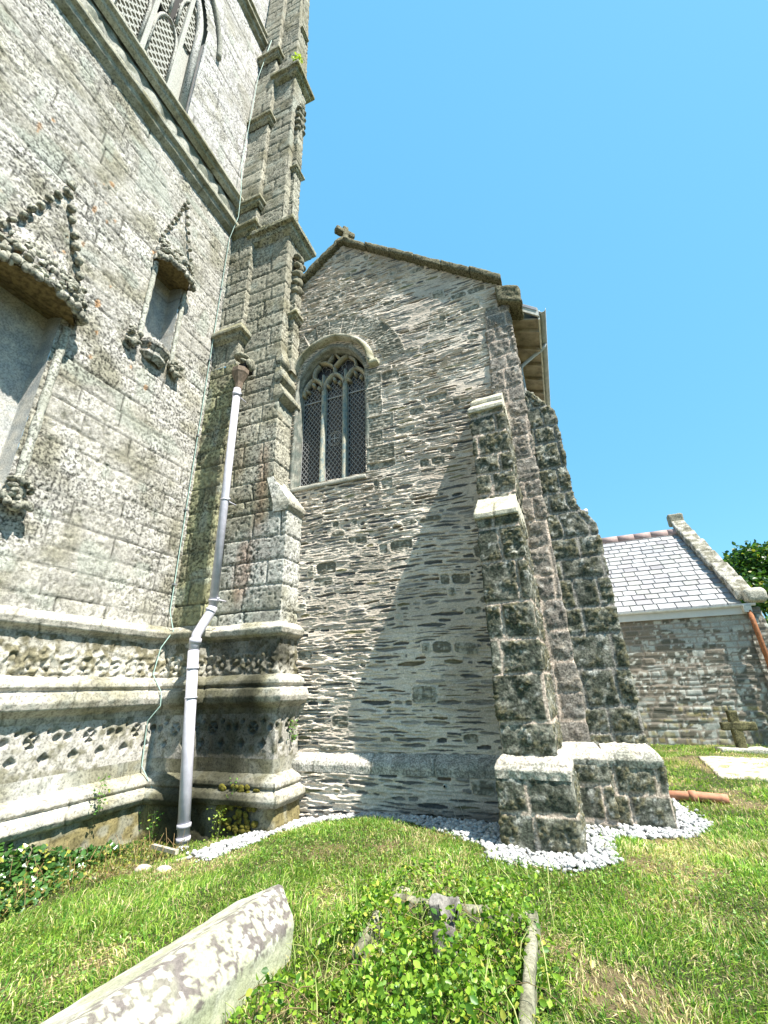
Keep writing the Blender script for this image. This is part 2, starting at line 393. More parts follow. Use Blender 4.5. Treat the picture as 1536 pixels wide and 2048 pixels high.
def niche(nm, n_, apex, hw, parent, pr=.3, ball=.055, seed=0):
    y0, y1, z0, z1 = n_; yc = (y0+y1)/2
    e = thing('x', '', '') if 0 else bpy.data.objects.new('niche', None); C.objects.link(e); e.parent = parent; e.location = Vector((TX, yc, z0))-wloc(parent)
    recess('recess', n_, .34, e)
    tfn = tower_fn(.05, 1.2, 5)
    # canopy: half-hexagon skirt, narrowing to a spirelet against the wall
    ks = []
    for z, o, s in ((z1-.12, pr, 1.0), (z1+.18, pr*1.0, 1.0), (z1+.4, pr*.42, .9), (z1+.8, pr*.22, .62), (apex[1]-.4, pr*.1, .24), (apex[1], .01, .05)):
        a = hw*s; ya = yc+(apex[0]-yc)*max(0, (z-z1)/(apex[1]-z1)); ks.append((z, [(TX, ya-a), (TX+o*.7, ya-a*.62), (TX+o, ya), (TX+o*.7, ya+a*.62), (TX, ya+a)]))
    def cf(Sg, Z, P, G):
        d, c = tfn(Sg, Z, P, G); x, y, z = P[..., 0], P[..., 1], P[..., 2]; q = fbm(y*9, z*9, x*9, 4+seed, 2); lowz = 1-sm(z1+.3, z1+.5, z)
        return d+.05*q*lowz+.03*np.abs(np.sin(Sg*26))*lowz, c*(.8+.3*sm(-.2, .3, q)[..., None])
    loft('canopy', ks, .028, cf, m_tower, e)
    # dark soffit
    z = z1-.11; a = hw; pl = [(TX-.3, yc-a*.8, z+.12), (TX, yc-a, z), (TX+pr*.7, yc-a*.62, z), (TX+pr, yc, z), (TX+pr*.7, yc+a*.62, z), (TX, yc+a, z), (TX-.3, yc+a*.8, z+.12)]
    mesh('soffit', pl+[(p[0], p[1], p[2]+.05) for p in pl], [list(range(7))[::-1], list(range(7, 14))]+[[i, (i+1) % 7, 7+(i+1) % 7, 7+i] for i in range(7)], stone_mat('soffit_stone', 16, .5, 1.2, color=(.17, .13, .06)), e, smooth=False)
    lips = [((TX+pr*(.35+.65*cos(t*.9)), yc+hw*sin(t*.98), z1-.1+.03*cos(t*9)), (.05, .06, .075)) for t in np.linspace(-1.45, 1.45, 13)]
    lumpy('scalloped_lip', lips, m_tower, e, (.42, .41, .34))
    gq = np.random.default_rng(seed+40)
    fol = []
    for q_ in range(120 if hw > .5 else 80):
        tt = gq.uniform(-1.5, 1.5); zz = z1-.12+gq.random()**1.4*.62; k_ = 1-max(0, (zz-z1-.15)/.6); fol.append(((TX+max(.02, pr*(.25+.75*cos(tt))*k_), yc+hw*sin(tt)*(.96-.25*(1-k_)), zz), tuple(gq.uniform(.018, .05, 3)*(1.3 if hw > .5 else 1))))
    lumpy('carved_foliage', fol, m_tower, e, (.44, .43, .35), 11, .6)
    # crockets in two converging rows plus outer rows
    cs = []; nb = 8 if hw > .4 else 6
    for sd in (-1, 1):
        for k in range(nb):
            t = (k+.6)/nb; cs.append(((TX+.07, yc+(apex[0]-yc)*t+sd*hw*.95*(1-t), z1+.42+(apex[1]-z1-.45)*t), (ball*1.1, ball, ball*1.05)))
    cs.append(((TX+.08, apex[0], apex[1]+.06), (ball, ball*1.1, ball*1.5)))
    rj = random.Random(seed+3)
    for q_, (c_, r_) in enumerate(cs): lumpy('crocket', [((c_[0]-.01, c_[1]+rj.uniform(-.015, .015), c_[2]+rj.uniform(-.02, .02)), tuple(a_*rj.uniform(.75, 1.1) for a_ in r_))], m_tower, e, (.40, .39, .31), q_, .5)
    return e
n1 = niche('niche', N1, (2.35, 8.85), .62, tower, .42, .06)
n2 = niche('niche', N2, (4.3, 11.35), .42, tower, .34, .046, 5)
def jamb(y, z0, z1, r, par, taper=.6):
    rough = [(TX+.03, y, z0+(z1-z0)*t) for t in np.linspace(0, 1, 26)]
    v, f = tube(rough, [r*(1-.25*sin(t*6)**8) for t in np.linspace(0, 3, 26)], 9)
    mesh('shaft', v, f, m_tower, par, (.42, .42, .36))
jamb(3.98, 7.3, 9.15, .05, n2); jamb(4.70, 7.2, 9.15, .045, n2); jamb(2.92, 3.9, 6.5, .06, n1)
def corbel(y, z, k, par, sd):
    gg = random.Random(sd); L = [((TX+.05*k, y, z), (.10*k, .10*k, .12*k)), ((TX+.09*k, y+.02, z-.12*k), (.07*k, .07*k, .09*k))]
    L += [((TX+gg.uniform(.04, .15)*k, y+gg.uniform(-.11, .11)*k, z+gg.uniform(-.12, .14)*k), tuple(gg.uniform(.025, .055)*k for _ in range(3))) for _ in range(26)]
    lumpy('carved_corbel', L, m_tower, par, (.38, .37, .3), sd, .6)
corbel(3.86, 7.2, .95, n2, 2); corbel(4.77, 7.2, .95, n2, 6)
hb = [(TX, 4.02), (TX+.16, 4.1), (TX+.24, 4.33), (TX+.16, 4.56), (TX, 4.64)]
sc = lambda pl, k: [(TX+(p[0]-TX)*k, 4.33+(p[1]-4.33)*(.3+.7*k)) for p in pl]
loft('pedestal', [(7.0, sc(hb, .35)), (7.1, sc(hb, .75)), (7.18, sc(hb, .7)), (7.26, sc(hb, 1)), (7.36, sc(hb, 1)), (7.38, sc(hb, .1))], .025, tower_fn(.1, .6, 3), m_tower, n2)
corbel(2.92, 3.82, 1.25, n1, 4)

# belfry window (upper stage)
bel = bpy.data.objects.new('belfry_window', None); C.objects.link(bel); bel.parent = tower; bel.location = Vector((TX, 2.4, 14))-wloc(tower)
XB = TX-.27
mesh('reveal', *(lambda g: (g[0], g[1]))(join_geo([prism([(3.95, 13.95), (4.0, 17.4), (3.95, 17.4)], TX-.5, TX-.08, 'x')])), m_dress, bel, (.4, .4, .4), False)
def louvre(yc, hw, z0, zs, za):
    # pierced stone slab: honeycomb grid with real holes
    V = []; Fc = []; n = 0; st = .155; r = .058; rows_ = int((za-z0)/(st*.87))
    for a in range(rows_):
        for b_ in range(-4, 5):
            y = yc+b_*st+(a % 2)*st/2; z = z0+a*st*.87+.06
            lim = hw if z < zs else hw*math.sqrt(max(0, 1-((z-zs)/(za-zs))**2))
            if abs(y-yc) > lim-.02: continue
            hexo = [(y+.092*sin(pi/3*k), z+.092*cos(pi/3*k)) for k in range(6)]; hexi = [(y+r*sin(pi/3*k), z+r*1.15*cos(pi/3*k)) for k in range(6)]
            for xx in (XB, XB-.06):
                V += [(xx, p[0], p[1]) for p in hexo]+[(xx, p[0], p[1]) for p in hexi]
            for k in range(6):
                k2 = (k+1) % 6; Fc += [[n+k, n+k2, n+6+k2, n+6+k], [n+6+k, n+6+k2, n+18+k2, n+18+k]]
            n += 24
    mesh('pierced_louvre', V, Fc, m_dress, bel, (.42, .42, .38), False)
    # sloping sill step and arch ring
    pts = [(yc-hw, zs)]+[(yc-hw*cos(t), zs+(za-zs)*sin(t)) for t in np.linspace(.1, pi-.1, 12)]+[(yc+hw, zs)]
    v, f = tube([(XB+.03, p[0], p[1]) for p in [(yc-hw, z0)]+pts+[(yc+hw, z0)]], .036, 6); mesh('light_arch', v, f, m_tower, bel, (.46, .45, .41))
for k, yc in enumerate((.95, 1.65, 2.35, 3.1)):
    louvre(yc, .29, 14.25, 15.7, 16.5)
for k, yc in enumerate((1.3, 2.0, 2.75, 3.5)): louvre(yc, .27, 16.6, 17.5, 18.3)
mesh('backing', *prism([(-.5, 13.5), (4.8, 13.5), (4.8, 21.4), (-.5, 21.4)], XB-.35, XB-.2, 'x'), m_blk, bel, smooth=False)
v, f = join_geo([box(TX-.5, TX-.2, .6, 3.95, 13.9, 14.2)]+[box(XB-.08, XB+.08, y-.05, y+.05, 14, 19.5) for y in (2.0, 2.72, 3.44)]+[box(XB-.1, XB-.07, .5, 4.2, 13.9, 14.25), box(XB-.09, XB-.065, 3.42, 4.2, 14, 20)])
mesh('mullion', v, f, m_dress, bel, (.4, .4, .36), False)
arc = [(TX-.15, .6+3.25*cos(t), 17.4+3.25*sin(t)) for t in np.linspace(0, 1.2, 20)]
v, f = tube([(TX-.24, 3.87, 14)]+[(TX-.2, p[1]-.05, p[2]) for p in arc], .09, 8); mesh('jamb', v, f, m_tower, bel, (.52, .51, .48))
v, f = tube([(TX-.03, .6+3.75*cos(t), 17.5+3.6*sin(t)) for t in np.linspace(0, 1.2, 26)], .065, 7); mesh('hood_mould', v, f, m_tower, bel, (.3, .3, .26))

# tower horizontal mouldings --------------------------------------------------
PL = [(TX, -5), (TX, B1Y), (B1X, B1Y), (B1X, B2Y), (B2X, B2Y), (B2X, 6.46)]
PLu = [(TX, -5), (TX, B1Y+.05)]
def prof(name, pr_, pl=PL, res=.03, fn=None, mat=None, parent=tower):
    return loft(name, [(z, off(pl, o)) for z, o in pr_], res, fn or tower_fn(.0, .5, 1, dep=.01), mat or m_plinth, parent)
def damp_shade(x, y, z):  # mask: damp, mossy stain plus the corner's deep shade painted into the colour
    return np.clip(np.exp(-((x+4.72+.25*noise(z*2, x*3, y, 8))/.72)**6)*(y > 5.2)*(z < 2.3)*(.85+.5*noise(x*3, y*3, z*2, 88)), 0, 1)
def mould_fn(dark0=0, c0=(.45, .425, .37), c1=(.20, .19, .125), jn=1.1, amp=1.0):
    def fn(Sg, Z, P, G):
        x, y, z = P[..., 0], P[..., 1], P[..., 2]; n = fbm(x*14, y*14, z*14, 5, 3); n2 = fbm(x*2, y*2, z*2, 8, 3)
        dark = dark0+.9*damp_shade(x, y, z)
        j = np.exp(-(np.abs(((Sg+.3*np.floor(Z*3)) % jn)-jn/2)/.01)**2)
        c = lerp(c0, c1, np.clip(sm(-.2, .5, n2)*.8+dark, 0, 1)); c = c*(.75+.35*sm(-.4, .3, n))[..., None]
        c = lerp(c, (.3, .31, .27), .5*sm(.1, .5, noise(x*8, y*8, z*8, 41)))
        c = lerp(c, (.026, .026, .016), .93*damp_shade(x, y, z)*(z < 2.26))
        return amp*(.008*n+.012*n2)-.012*j, lerp(c, (.08, .08, .05), .7*j)
    return fn
prof('string_course', [(2.20, .02), (2.25, .05), (2.29, .12), (2.38, .14), (2.46, .05), (2.50, -.02)], fn=mould_fn(.1))
def frieze_fn(Sg, Z, P, G):
    x, y, z = P[..., 0], P[..., 1], P[..., 2]; n = fbm(x*12, y*12, z*12, 6, 3)
    low = 1-sm(1.98, 2.12, Z); ds_ = .25*noise(Sg*6, Z*6, 0*Z, 31); u = (Sg/.23+ds_) % 1-.5; v_ = (Z-1.86)/.23+ds_; rr = np.hypot(u, v_)
    car = .022*np.cos(rr*13)*np.exp(-(rr*1.6)**2)*low+.06*np.abs(fbm(x*12, y*12, z*12, 3, 2))*low
    c = lerp((.43, .41, .35), (.17, .155, .1), sm(-.15, .3, n+.25*noise(x*3, y*3, z*3, 2)))
    return .012*n+car-.02*np.exp(-((Sg % 1.3-.6)/.01)**2), lerp(c*(.8+.3*sm(0, .02, car)[..., None]), (.03, .03, .02), .9*damp_shade(x, y, z))
prof('carved_frieze', [(1.70, .04), (2.21, .03)], res=.016, fn=frieze_fn)
prof('moulded_plinth', [(1.16, .12), (1.24, .14), (1.32, .26), (1.40, .28), (1.50, .25), (1.515, .17), (1.53, .16), (1.57, .20), (1.62, .19), (1.68, .12), (1.715, .02)], res=.025, fn=mould_fn(.0))
def quat_fn(Sg, Z, P, G):
    x, y, z = P[..., 0], P[..., 1], P[..., 2]; n = fbm(x*10, y*10, z*10, 6, 3)
    p = .36; u = (Sg % p)/p-.5; v_ = (Z-.98)/p; ring = np.hypot(u, v_)
    cell = np.floor(Sg/p).astype(int) % 2
    hole = np.where(cell == 0, (1-sm(.2, .26, ring))*sm(.03, .1, np.abs(np.abs(u)-np.abs(v_))+.35*np.abs(ring-.12)), np.maximum(1-sm(.1, .15, np.hypot(u-.18, v_-.03)), 1-sm(.1, .15, np.hypot(u+.18, v_-.03))))
    u2 = ((Sg+p/2) % p)/p-.5; v2 = (Z-.78)/p; tri = 1-sm(.16, .26, np.abs(u2)*1.3+np.abs(v2)*1.2)
    top = 1-sm(.04, .09, np.hypot(u2*1.0, (Z-1.07)/p))
    c = lerp((.42, .40, .36), (.2, .19, .14), sm(-.15, .35, n+.3*noise(x*2, y*2, z*2, 4)))
    inn = np.clip(hole+tri+top, 0, 1); rib = .018*np.sin(Sg/p*2*pi*2)*np.sin((Z-.6)*11)
    return .007*n-.06*inn+.5*rib*(Z > .68), lerp(c*(1-.25*inn)[..., None], (.028, .028, .018), .92*damp_shade(x, y, z))
prof('quatrefoil_band', [(.58, .12), (1.17, .12)], res=.014, fn=quat_fn)
prof('plain_course', [(.40, .13), (.59, .13)], fn=mould_fn(.1, (.5, .49, .45), amp=.5))
prof('base_mould', [(.04, .26), (.07, .33), (.13, .37), (.20, .35), (.235, .28), (.25, .26), (.28, .29), (.33, .28), (.38, .2), (.41, .13)], res=.025, fn=mould_fn(0))
prof('footing', [(-.7, .30), (.05, .27)], fn=mould_fn(.45, (.42, .4, .32), (.2, .17, .08), 1.3, 1.8))
def band(z, outer, h, pl, x_name='string_course'):
    prof(x_name, [(z-h, .0), (z-h*.75, outer*.55), (z-h*.45, outer*.6), (z-h*.35, outer), (z-h*.1, outer), (z, outer*.2), (z+.02, -.03)], pl=pl, fn=mould_fn(.4, (.42, .41, .34)))
band(12.52, .2, .42, PLu); 
prof('string_frieze', [(12.4, -.01), (13.6, -.06)], pl=[(TX, -5), (TX, B1Y+.2)], res=.05, fn=lambda s_, z_, p_, g_: (.05*np.sin(s_*14+np.sign(np.sin(s_*5)))*np.sin((z_-12.6)*5)+.02*fbm(p_[..., 0]*7, p_[..., 1]*7, z_*7, 2, 2), lerp((.3, .3, .26), (.12, .13, .1), sm(-.3, .3, fbm(p_[..., 1]*5, z_*5, z_, 9, 2)))))
band(13.6, .17, .32, [(TX, -5), (TX, B1Y+.25)])
band(22.0, .22, .45, [(TX-.1, -3), (TX-.1, 6.3)]); band(22.6, .16, .3, [(TX-.1, -3), (TX-.1, 6.3)])

# corner buttresses ------------------------------------------------------------
b1 = bpy.data.objects.new('corner_shaft', None); C.objects.link(b1); b1.parent = tower; b1.location = Vector((B1X, B1Y, 2.4))-wloc(tower)
b2 = bpy.data.objects.new('corner_buttress', None); C.objects.link(b2); b2.parent = tower; b2.location = Vector((B2X, B2Y, 2.4))-wloc(tower)
def b_fn(dk, seed, tone=(.46, .44, .36)):
    lay = Lay(20+seed, 2, 30, (.34, .5), -2, 6, (.5, .95)); f0 = tower_fn(dk, 1.25, seed, .024, .014, lay, tone)
    def fn(Sg, Z, P, G):
        d, c = f0(Sg, Z, P, G); x, y, z = P[..., 0], P[..., 1], P[..., 2]
        st = sm(.15, .6, noise(x*3+1.7, y*3, z*.9, 61))*np.exp(-((x+4.75)/.35)**2)*(Z < 6); c = lerp(c, (.26, .13, .07), .55*st)
        return d, c
    return fn
def P4(x0, y0, x1, y1): return [(x0, y0), (x1, y0), (x1, y1)]
# B1: square shaft in stages
Wb = TX-.1
loft('shaft', [(2.42, P4(Wb, B1Y, B1X, 6.3)), (7.9, P4(Wb, B1Y, B1X, 6.3))], .024, b_fn(.3, 1, (.42, .42, .24)), m_tower, b1)
loft('shaft', [(7.9, P4(Wb, B1Y, B1X, 6.3)), (8.8, P4(Wb, B1Y, B1X, 6.3)), (9.1, P4(Wb, B1Y+.06, B1X-.04, 6.3)), (12.6, P4(Wb, B1Y+.06, B1X-.04, 6.3))], .03, b_fn(.3, 2), m_tower, b1)
loft('shaft', [(12.6, P4(Wb, B1Y+.12, B1X-.08, 6.4)), (30, P4(Wb, B1Y+.2, B1X-.1, 6.6))], .05, b_fn(.2, 3), m_tower, b1)
def cap(pl, z, o, h, par, nm='weathered_cap'):
    loft(nm, [(z-h, off(pl, .0)), (z-h*.8, off(pl, o*.55)), (z-h*.55, off(pl, o*.6)), (z-h*.5, off(pl, o)), (z-h*.28, off(pl, o)), (z+h*.5, off(pl, -.04))], .03, mould_fn(.5, (.42, .4, .3), (.22, .21, .12)), m_tower, par)
cap(P4(Wb, B1Y, B1X, 6.3), 8.9, .14, .36, b1); cap(P4(Wb, B1Y+.06, B1X-.04, 6.3), 12.45, .14, .4, b1); cap(P4(Wb, B1Y+.1, B1X-.04, 6.35), 13.5, .12, .4, b1)
cap(P4(Wb, B1Y+.12, B1X-.06, 6.4), 17.3, .14, .45, b1); cap(P4(Wb, B1Y+.14, B1X-.06, 6.4), 20.9, .16, .45, b1)
# B2: deep buttress with set-offs
bx = B1X-.2
loft('shaft', [(2.42, P4(bx, B2Y, B2X, 6.46)), (4.55, P4(bx, B2Y, B2X, 6.46))], .02, b_fn(.0, 4, (.5, .5, .46)), m_tower, b2)
loft('shaft', [(4.5, P4(bx, B2Y, B2X-.06, 6.48)), (5.15, P4(bx, B2Y, -4.36, 6.48)), (6.9, P4(bx, B2Y, -4.38, 6.48))], .022, b_fn(.05, 5), m_tower, b2)
loft('shaft', [(6.9, P4(bx, B2Y, -4.42, 6.5)), (12.0, P4(bx, B2Y, -4.46, 6.6))], .028, b_fn(.3, 6), m_tower, b2)
loft('shaft', [(12.0, [(bx, B2Y+.05), (-4.72, B2Y+.05), (-4.72, 6.62), (-5.6, 6.62)]), (19.4, [(bx, B2Y+.08), (-4.76, B2Y+.08), (-4.76, 6.6), (-5.6, 6.6)]), (30, [(bx, B2Y+.16), (-4.95, B2Y+.16), (-4.95, 6.5), (-5.6, 6.5)])], .045, b_fn(.3, 7), m_tower, b2)
bpl = [(bx, B2Y), (-4.44, B2Y), (-4.44, 6.62), (-5.4, 6.62)]
cap(bpl, 12.15, .2, .55, b2)
cap([(bx, B2Y+.08), (-4.76, B2Y+.08), (-4.76, 6.6), (-5.4, 6.6)], 19.6, .2, .55, b2)
def setoff(x_in, x_out, z0, z1, y0, y1, nm='weathering'):
    loft(nm, [(z0-.13, P4(x_in-.3, y0, x_out-.02, y1)), (z0-.05, P4(x_in-.3, y0-.05, x_out+.05, y1)), (z0, P4(x_in-.3, y0-.05, x_out+.05, y1)), (z1, P4(x_in-.3, y0+.02, x_in, y1))], .022, mould_fn(.05, (.62, .6, .52)), m_tower, b2)
loft('weathering', [(4.38, [(-4.3, B2Y-.02), (B2X+.0, B2Y-.02), (B2X+.0, 6.5)]), (4.46, [(-4.3, B2Y-.03), (B2X+.06, B2Y-.03), (B2X+.06, 6.5)]), (4.53, [(-4.3, B2Y-.03), (B2X+.06, B2Y-.03), (B2X+.06, 6.5)]), (5.1, [(-4.5, B2Y+.0), (-4.37, B2Y+.0), (-4.37, 6.5)])], .022, mould_fn(-.2, (.66, .64, .58)), m_tower, b2)
for z, o in ((6.92, .15), (7.35, .09), (7.78, .06)):
    loft('weathering', [(z-.12, [(-4.45, B2Y+.02), (-4.40, B2Y+.02), (-4.40, 6.5)]), (z-.02, [(-4.5, B2Y-.03), (-4.4+o, B2Y-.03), (-4.4+o, 6.5)]), (z+.05, [(-4.5, B2Y-.03), (-4.4+o, B2Y-.03), (-4.4+o, 6.5)]), (z+.38, [(-4.5, B2Y+.01), (-4.43, B2Y+.01), (-4.43, 6.5)])], .025, mould_fn(.3, (.45, .43, .34)), m_tower, b2)
# attached pinnacle shafts on the +x face
def pinn(y0, y1, x0, x1, zs, caps):
    loft('pinnacle_shaft', [(zs[0], [(x0, y0), (x1, y0), (x1, y1), (x0, y1)]), (zs[1], [(x0, y0), (x1-.02, y0), (x1-.02, y1), (x0, y1)])], .03, b_fn(.2, 8), m_tower, b2)
    for z in caps: cap([(x0, y0), (x1, y0), (x1, y1), (x0, y1)], z, .08, .24, b2, 'pinnacle_cap')
pinn(6.14, 6.40, -4.48, -4.30, (7.7, 10.6), (9.35,))
lumpy('crocketed_finial', [((-4.35, 6.27+.11*((k % 2)*2-1), 10.0+k*.14), (.1, .09, .08)) for k in range(9)]+[((-4.35, 6.27, 10.1+k*.25), (.11, .1, .16)) for k in range(5)], m_tower, b2, (.26, .25, .18), 7)
pinn(6.15, 6.42, -4.8, -4.60, (12.2, 17.6), (14.8,))
lumpy('crocketed_finial', [((-4.66, 6.28+.11*((k % 2)*2-1), 16.6+k*.17), (.1, .09, .08)) for k in range(8)]+[((-4.66, 6.28, 17+k*.3), (.1, .1, .18)) for k in range(4)], m_tower, b2, (.26, .25, .18), 9)
pinn(6.15, 6.40, -5.0, -4.80, (19.8, 27), (22.5,))
loft('pinnacle_shaft', [(4.9, [(-4.5, 6.12), (-4.31, 6.12), (-4.31, 6.36), (-4.5, 6.36)]), (4.95, [(-4.5, 6.12), (-4.31, 6.12), (-4.31, 6.36), (-4.5, 6.36)])], .05, b_fn(.2, 8), m_tower, b2)

# ------------------------------------------------------------ chapel gable
GY = 6.40; CX = .12; APX, APZ = -3.27, 11.30; SL = .845
chapel = thing('chapel', 'slate rubble chapel end with pointed three-light window, steep gable and angle buttresses at the corner', 'chapel', (-2, GY, -.1))
rub = Lay(11, -.6, 12, (.024, .078), -6, .6, (.09, .62))
rub2 = Lay(17, -.6, 12, (.12, .26), -6, .6, (.14, .42))
WC, WHW, WSILL, WSP, WAP = -3.51, .80, 5.06, 7.3, 8.25     # window opening
def arch_in(x, z, hw, zsill, zsp, zap, cx=WC):
    u = np.abs(x-cx); rise = zap-zsp; Rr = (hw*hw+rise*rise)/(2*hw)
    return (u < hw) & (z > zsill) & ((z < zsp) | ((u+Rr-hw)**2+(z-zsp)**2 < Rr*Rr))
def arch_pts(hw, zsill, zsp, zap, n=14, cx=WC, jamb_=True):
    rise = zap-zsp; Rr = (hw*hw+rise*rise)/(2*hw); a1 = math.atan2(rise, Rr-hw); p = []
    if jamb_: p.append((cx-hw, zsill))
    for t in np.linspace(0, a1, n): p.append((cx+(Rr-hw)-Rr*cos(t), zsp+Rr*sin(t)))
    for t in np.linspace(a1, 0, n)[1:]: p.append((cx-(Rr-hw)+Rr*cos(t), zsp+Rr*sin(t)))
    if jamb_: p.append((cx+hw, zsill))
    return p
def rubble_fn(plinth_z=None, green=0., seed=0, x0=-5.0):
    def fn(Sg, Z, P, G):
        X_, Y_ = P[..., 0], P[..., 1]; s = Sg-4.9
        # horizontal coordinate that keeps going round the corner
        wz = Z+.035*noise(s*1.2, Z*1.6, 0*Z, 3+seed)+.012*noise(s*5, Z*7, 0*Z, 4); ws = s+.03*noise(s*4, Z*5, 0*Z, 5)
        i, ds, dz, hs, hz = rub(ws, wz); r1, r2, r3, r4 = rnd(i, 1), rnd(i, 2), rnd(i, 3), rnd(i, 4)
        u = 1-np.clip(ds/hs, 0, 1); lens = 1-.72*u**2.6
        jit = .009*fbm(s*15, Z*45, 0*Z, 6, 3)
        sd = np.minimum(dz-hz*(1-lens)-.003-.016*r1**1.5, ds-.008-.05*r2**2)+jit
        gone = (r3 < .16) | (noise(s*.9, Z*1.1, 0*Z, 61) > .55+.6*r4); sd = np.where(gone, -.01+0*sd, sd)
        # bigger blocks
        i2, ds2, dz2, hs2, hz2 = rub2(ws+.7, wz); q2 = rnd(i2, 12)
        big = (q2 < .10) | ((q2 < .5) & (X_ > -.15-.25*rnd(i2, 5)) & (X_ < .5) & (Z < 8.2))
        big = big | ((Z > 8.9) & (Z < 9.9) & (np.abs(X_+3.6) < .55) & (q2 < .6))
        sdb = np.minimum(np.minimum(dz2, ds2)-.02, .1)-.05*np.clip(1-np.hypot(np.minimum(ds2, .08)/.08, np.minimum(dz2, .06)/.06), 0, 1)+jit
        # voussoirs round the window head
        rr = np.hypot(X_-WC, Z-WSP-.02); th = np.arctan2(Z-WSP, X_-WC); vo = (rr > 1.18) & (rr < 1.66) & (th > .15) & (th < 2.9)
        kv = np.floor(th/.2); sdv = np.minimum(np.minimum(rr-1.2, 1.62+.1*rnd(kv.astype(int), 3)-rr), (.1-np.abs(th/.2-kv-.5)*.2)*rr-.006)+jit
        # dressed jamb blocks
        kz = np.floor((Z-4.9)/.33).astype(int); jl = .22+.22*(rnd(kz, 8) > .5)
        jb = (Z > 5.1) & (Z < 7.3) & (X_ > WC+WHW) & (X_ < WC+WHW+.12+jl)
        sdj = np.minimum(WC+WHW+.1+jl-X_, .165-np.abs((Z-4.9)/.33-kz-.5)*.33-.012)+jit
        st = np.where(big, sdb, sd); ii = np.where(big, i2+9000, i); rough_b = big
        st = np.where(vo, sdv, st); ii = np.where(vo, kv.astype(int)+7000, ii); rough_b = rough_b | vo
        st = np.where(jb, sdj, st); ii = np.where(jb, kz+7700, ii); rough_b = rough_b | jb
        m = sm(-.001, .006, st); R1, R2, R3 = rnd(ii, 21), rnd(ii, 22), rnd(ii, 23)
        streak = 1-np.abs(noise(s*3.5, Z*24, 0*Z, 71)+.5*noise(s*8, Z*50, 0*Z, 72))*1.6
        mort = .004*fbm(s*22, Z*30, 0*Z, 7, 3)+.012*fbm(s*3, Z*5, 0*Z, 8, 2)+.024*np.clip(streak, -.4, 1)*sm(-.6, .2, noise(s*1.3, Z*2, 0*Z, 73))*(1-.6*sm(-2.6, -1.2, X_)*sm(5, 3, Z))+.009*np.exp(-((st+.003)/.006)**2)*(.3+.7*np.clip(noise(s*9, Z*18, 0*Z, 15)+.5, 0, 1))
        sto = -.010+.04*(R1-.4)+.016*fbm(s*7, Z*55, 0*Z, 9, 3)+.007*fbm(s*20, Z*20, 0*Z, 10, 2)*rough_b+.008*rough_b
        d = mort*(1-m)+sto*m
        cm = lerp((.68, .595, .50), (.50, .43, .355), sm(-.4, .4, fbm(s*1.5, Z*1.5, 0*Z, 14, 3)))*(1+.12*noise(s*50, Z*50, 0*Z, 16))[..., None]
        cs = lerp((.085, .088, .09), (.38, .35, .31), R2**1.4); cs = np.where((R3 > .88)[..., None], lerp((.16, .12, .09), (.2, .19, .1), R1), cs)
        cs = cs*(1+.6*fbm(s*9, Z*60, 0*Z, 17, 3))[..., None]
        cg = lerp((.17, .16, .125), (.42, .395, .33), sm(-.2, .45, fbm(s*26, Z*26, 0*Z, 18, 3)+.5*(R2-.5)))
        cs = np.where(rough_b[..., None], cg, cs)
        c = lerp(cm, cs, m)
        up_ = sm(7, 11, Z); c = lerp(c, (.3, .3, .28), .25*up_*sm(0, .4, fbm(s*6, Z*6, 0*Z, 19, 2)))
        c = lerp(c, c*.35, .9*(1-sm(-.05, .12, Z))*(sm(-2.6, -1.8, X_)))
        return d, c
    return fn
def gable_top(x): return APZ-.06-SL*np.abs(x-APX)
def gkeep(Pm, Sg, G):
    x, z = Pm[..., 0], Pm[..., 2]
    return (z < gable_top(x)) & ~arch_in(x, z, WHW-.01, WSILL, WSP, WAP)
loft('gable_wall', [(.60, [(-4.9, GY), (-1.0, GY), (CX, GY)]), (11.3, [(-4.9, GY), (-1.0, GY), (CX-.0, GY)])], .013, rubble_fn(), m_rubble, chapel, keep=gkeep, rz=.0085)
# projecting rubble plinth with weathered offset
loft('plinth', [(-.5, [(-4.6, GY-.15), (CX, GY-.15)]), (.38, [(-4.6, GY-.15), (CX, GY-.15)])], .013, rubble_fn(seed=4), m_rubble, chapel, rz=.0095)
loft('plinth_weathering', [(.38, [(-4.6, GY-.16), (CX, GY-.16)]), (.47, [(-4.6, GY-.17), (CX, GY-.17)]), (.52, [(-4.6, GY-.15), (CX, GY-.15)]), (.62, [(-4.6, GY+.01), (CX, GY+.01)])], .016,
     mould_fn(-.2, (.52, .49, .44), (.2, .2, .17), .9, 1.2), m_crust, chapel)
lumpy('boss', [((-3.35, GY, 2.12), (.075, .03, .07))], m_rubble, chapel, (.3, .28, .25), 2, .1)
v, f = tube([(-1.63, GY-.175, .28), (-1.63, GY-.12, .28)], .022, 12); mesh('weep_pipe', v, f, m_fascia, chapel)
v, f = tube([(-1.63, GY-.177, .28), (-1.63, GY-.15, .28)], .014, 12); mesh('weep_hole', v, f, m_blk, chapel)
# right flank, roof
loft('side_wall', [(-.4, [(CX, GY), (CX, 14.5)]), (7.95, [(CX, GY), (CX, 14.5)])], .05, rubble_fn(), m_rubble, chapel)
def roofpt(x, o=0): return APZ-.12+o-SL*abs(x-APX)
xe = .62
v, f = join_geo([prism([(APX, roofpt(APX)), (xe, roofpt(xe)), (xe, roofpt(xe)-.06), (APX, roofpt(APX)-.06)], GY+.25, 13.8), prism([(APX, roofpt(APX)), (APX, roofpt(APX)-.06), (-6.6, roofpt(-6.6)-.06), (-6.6, roofpt(-6.6))], GY+.25, 13.8)])
mesh('roof', v, f, m_slate, chapel, smooth=False)
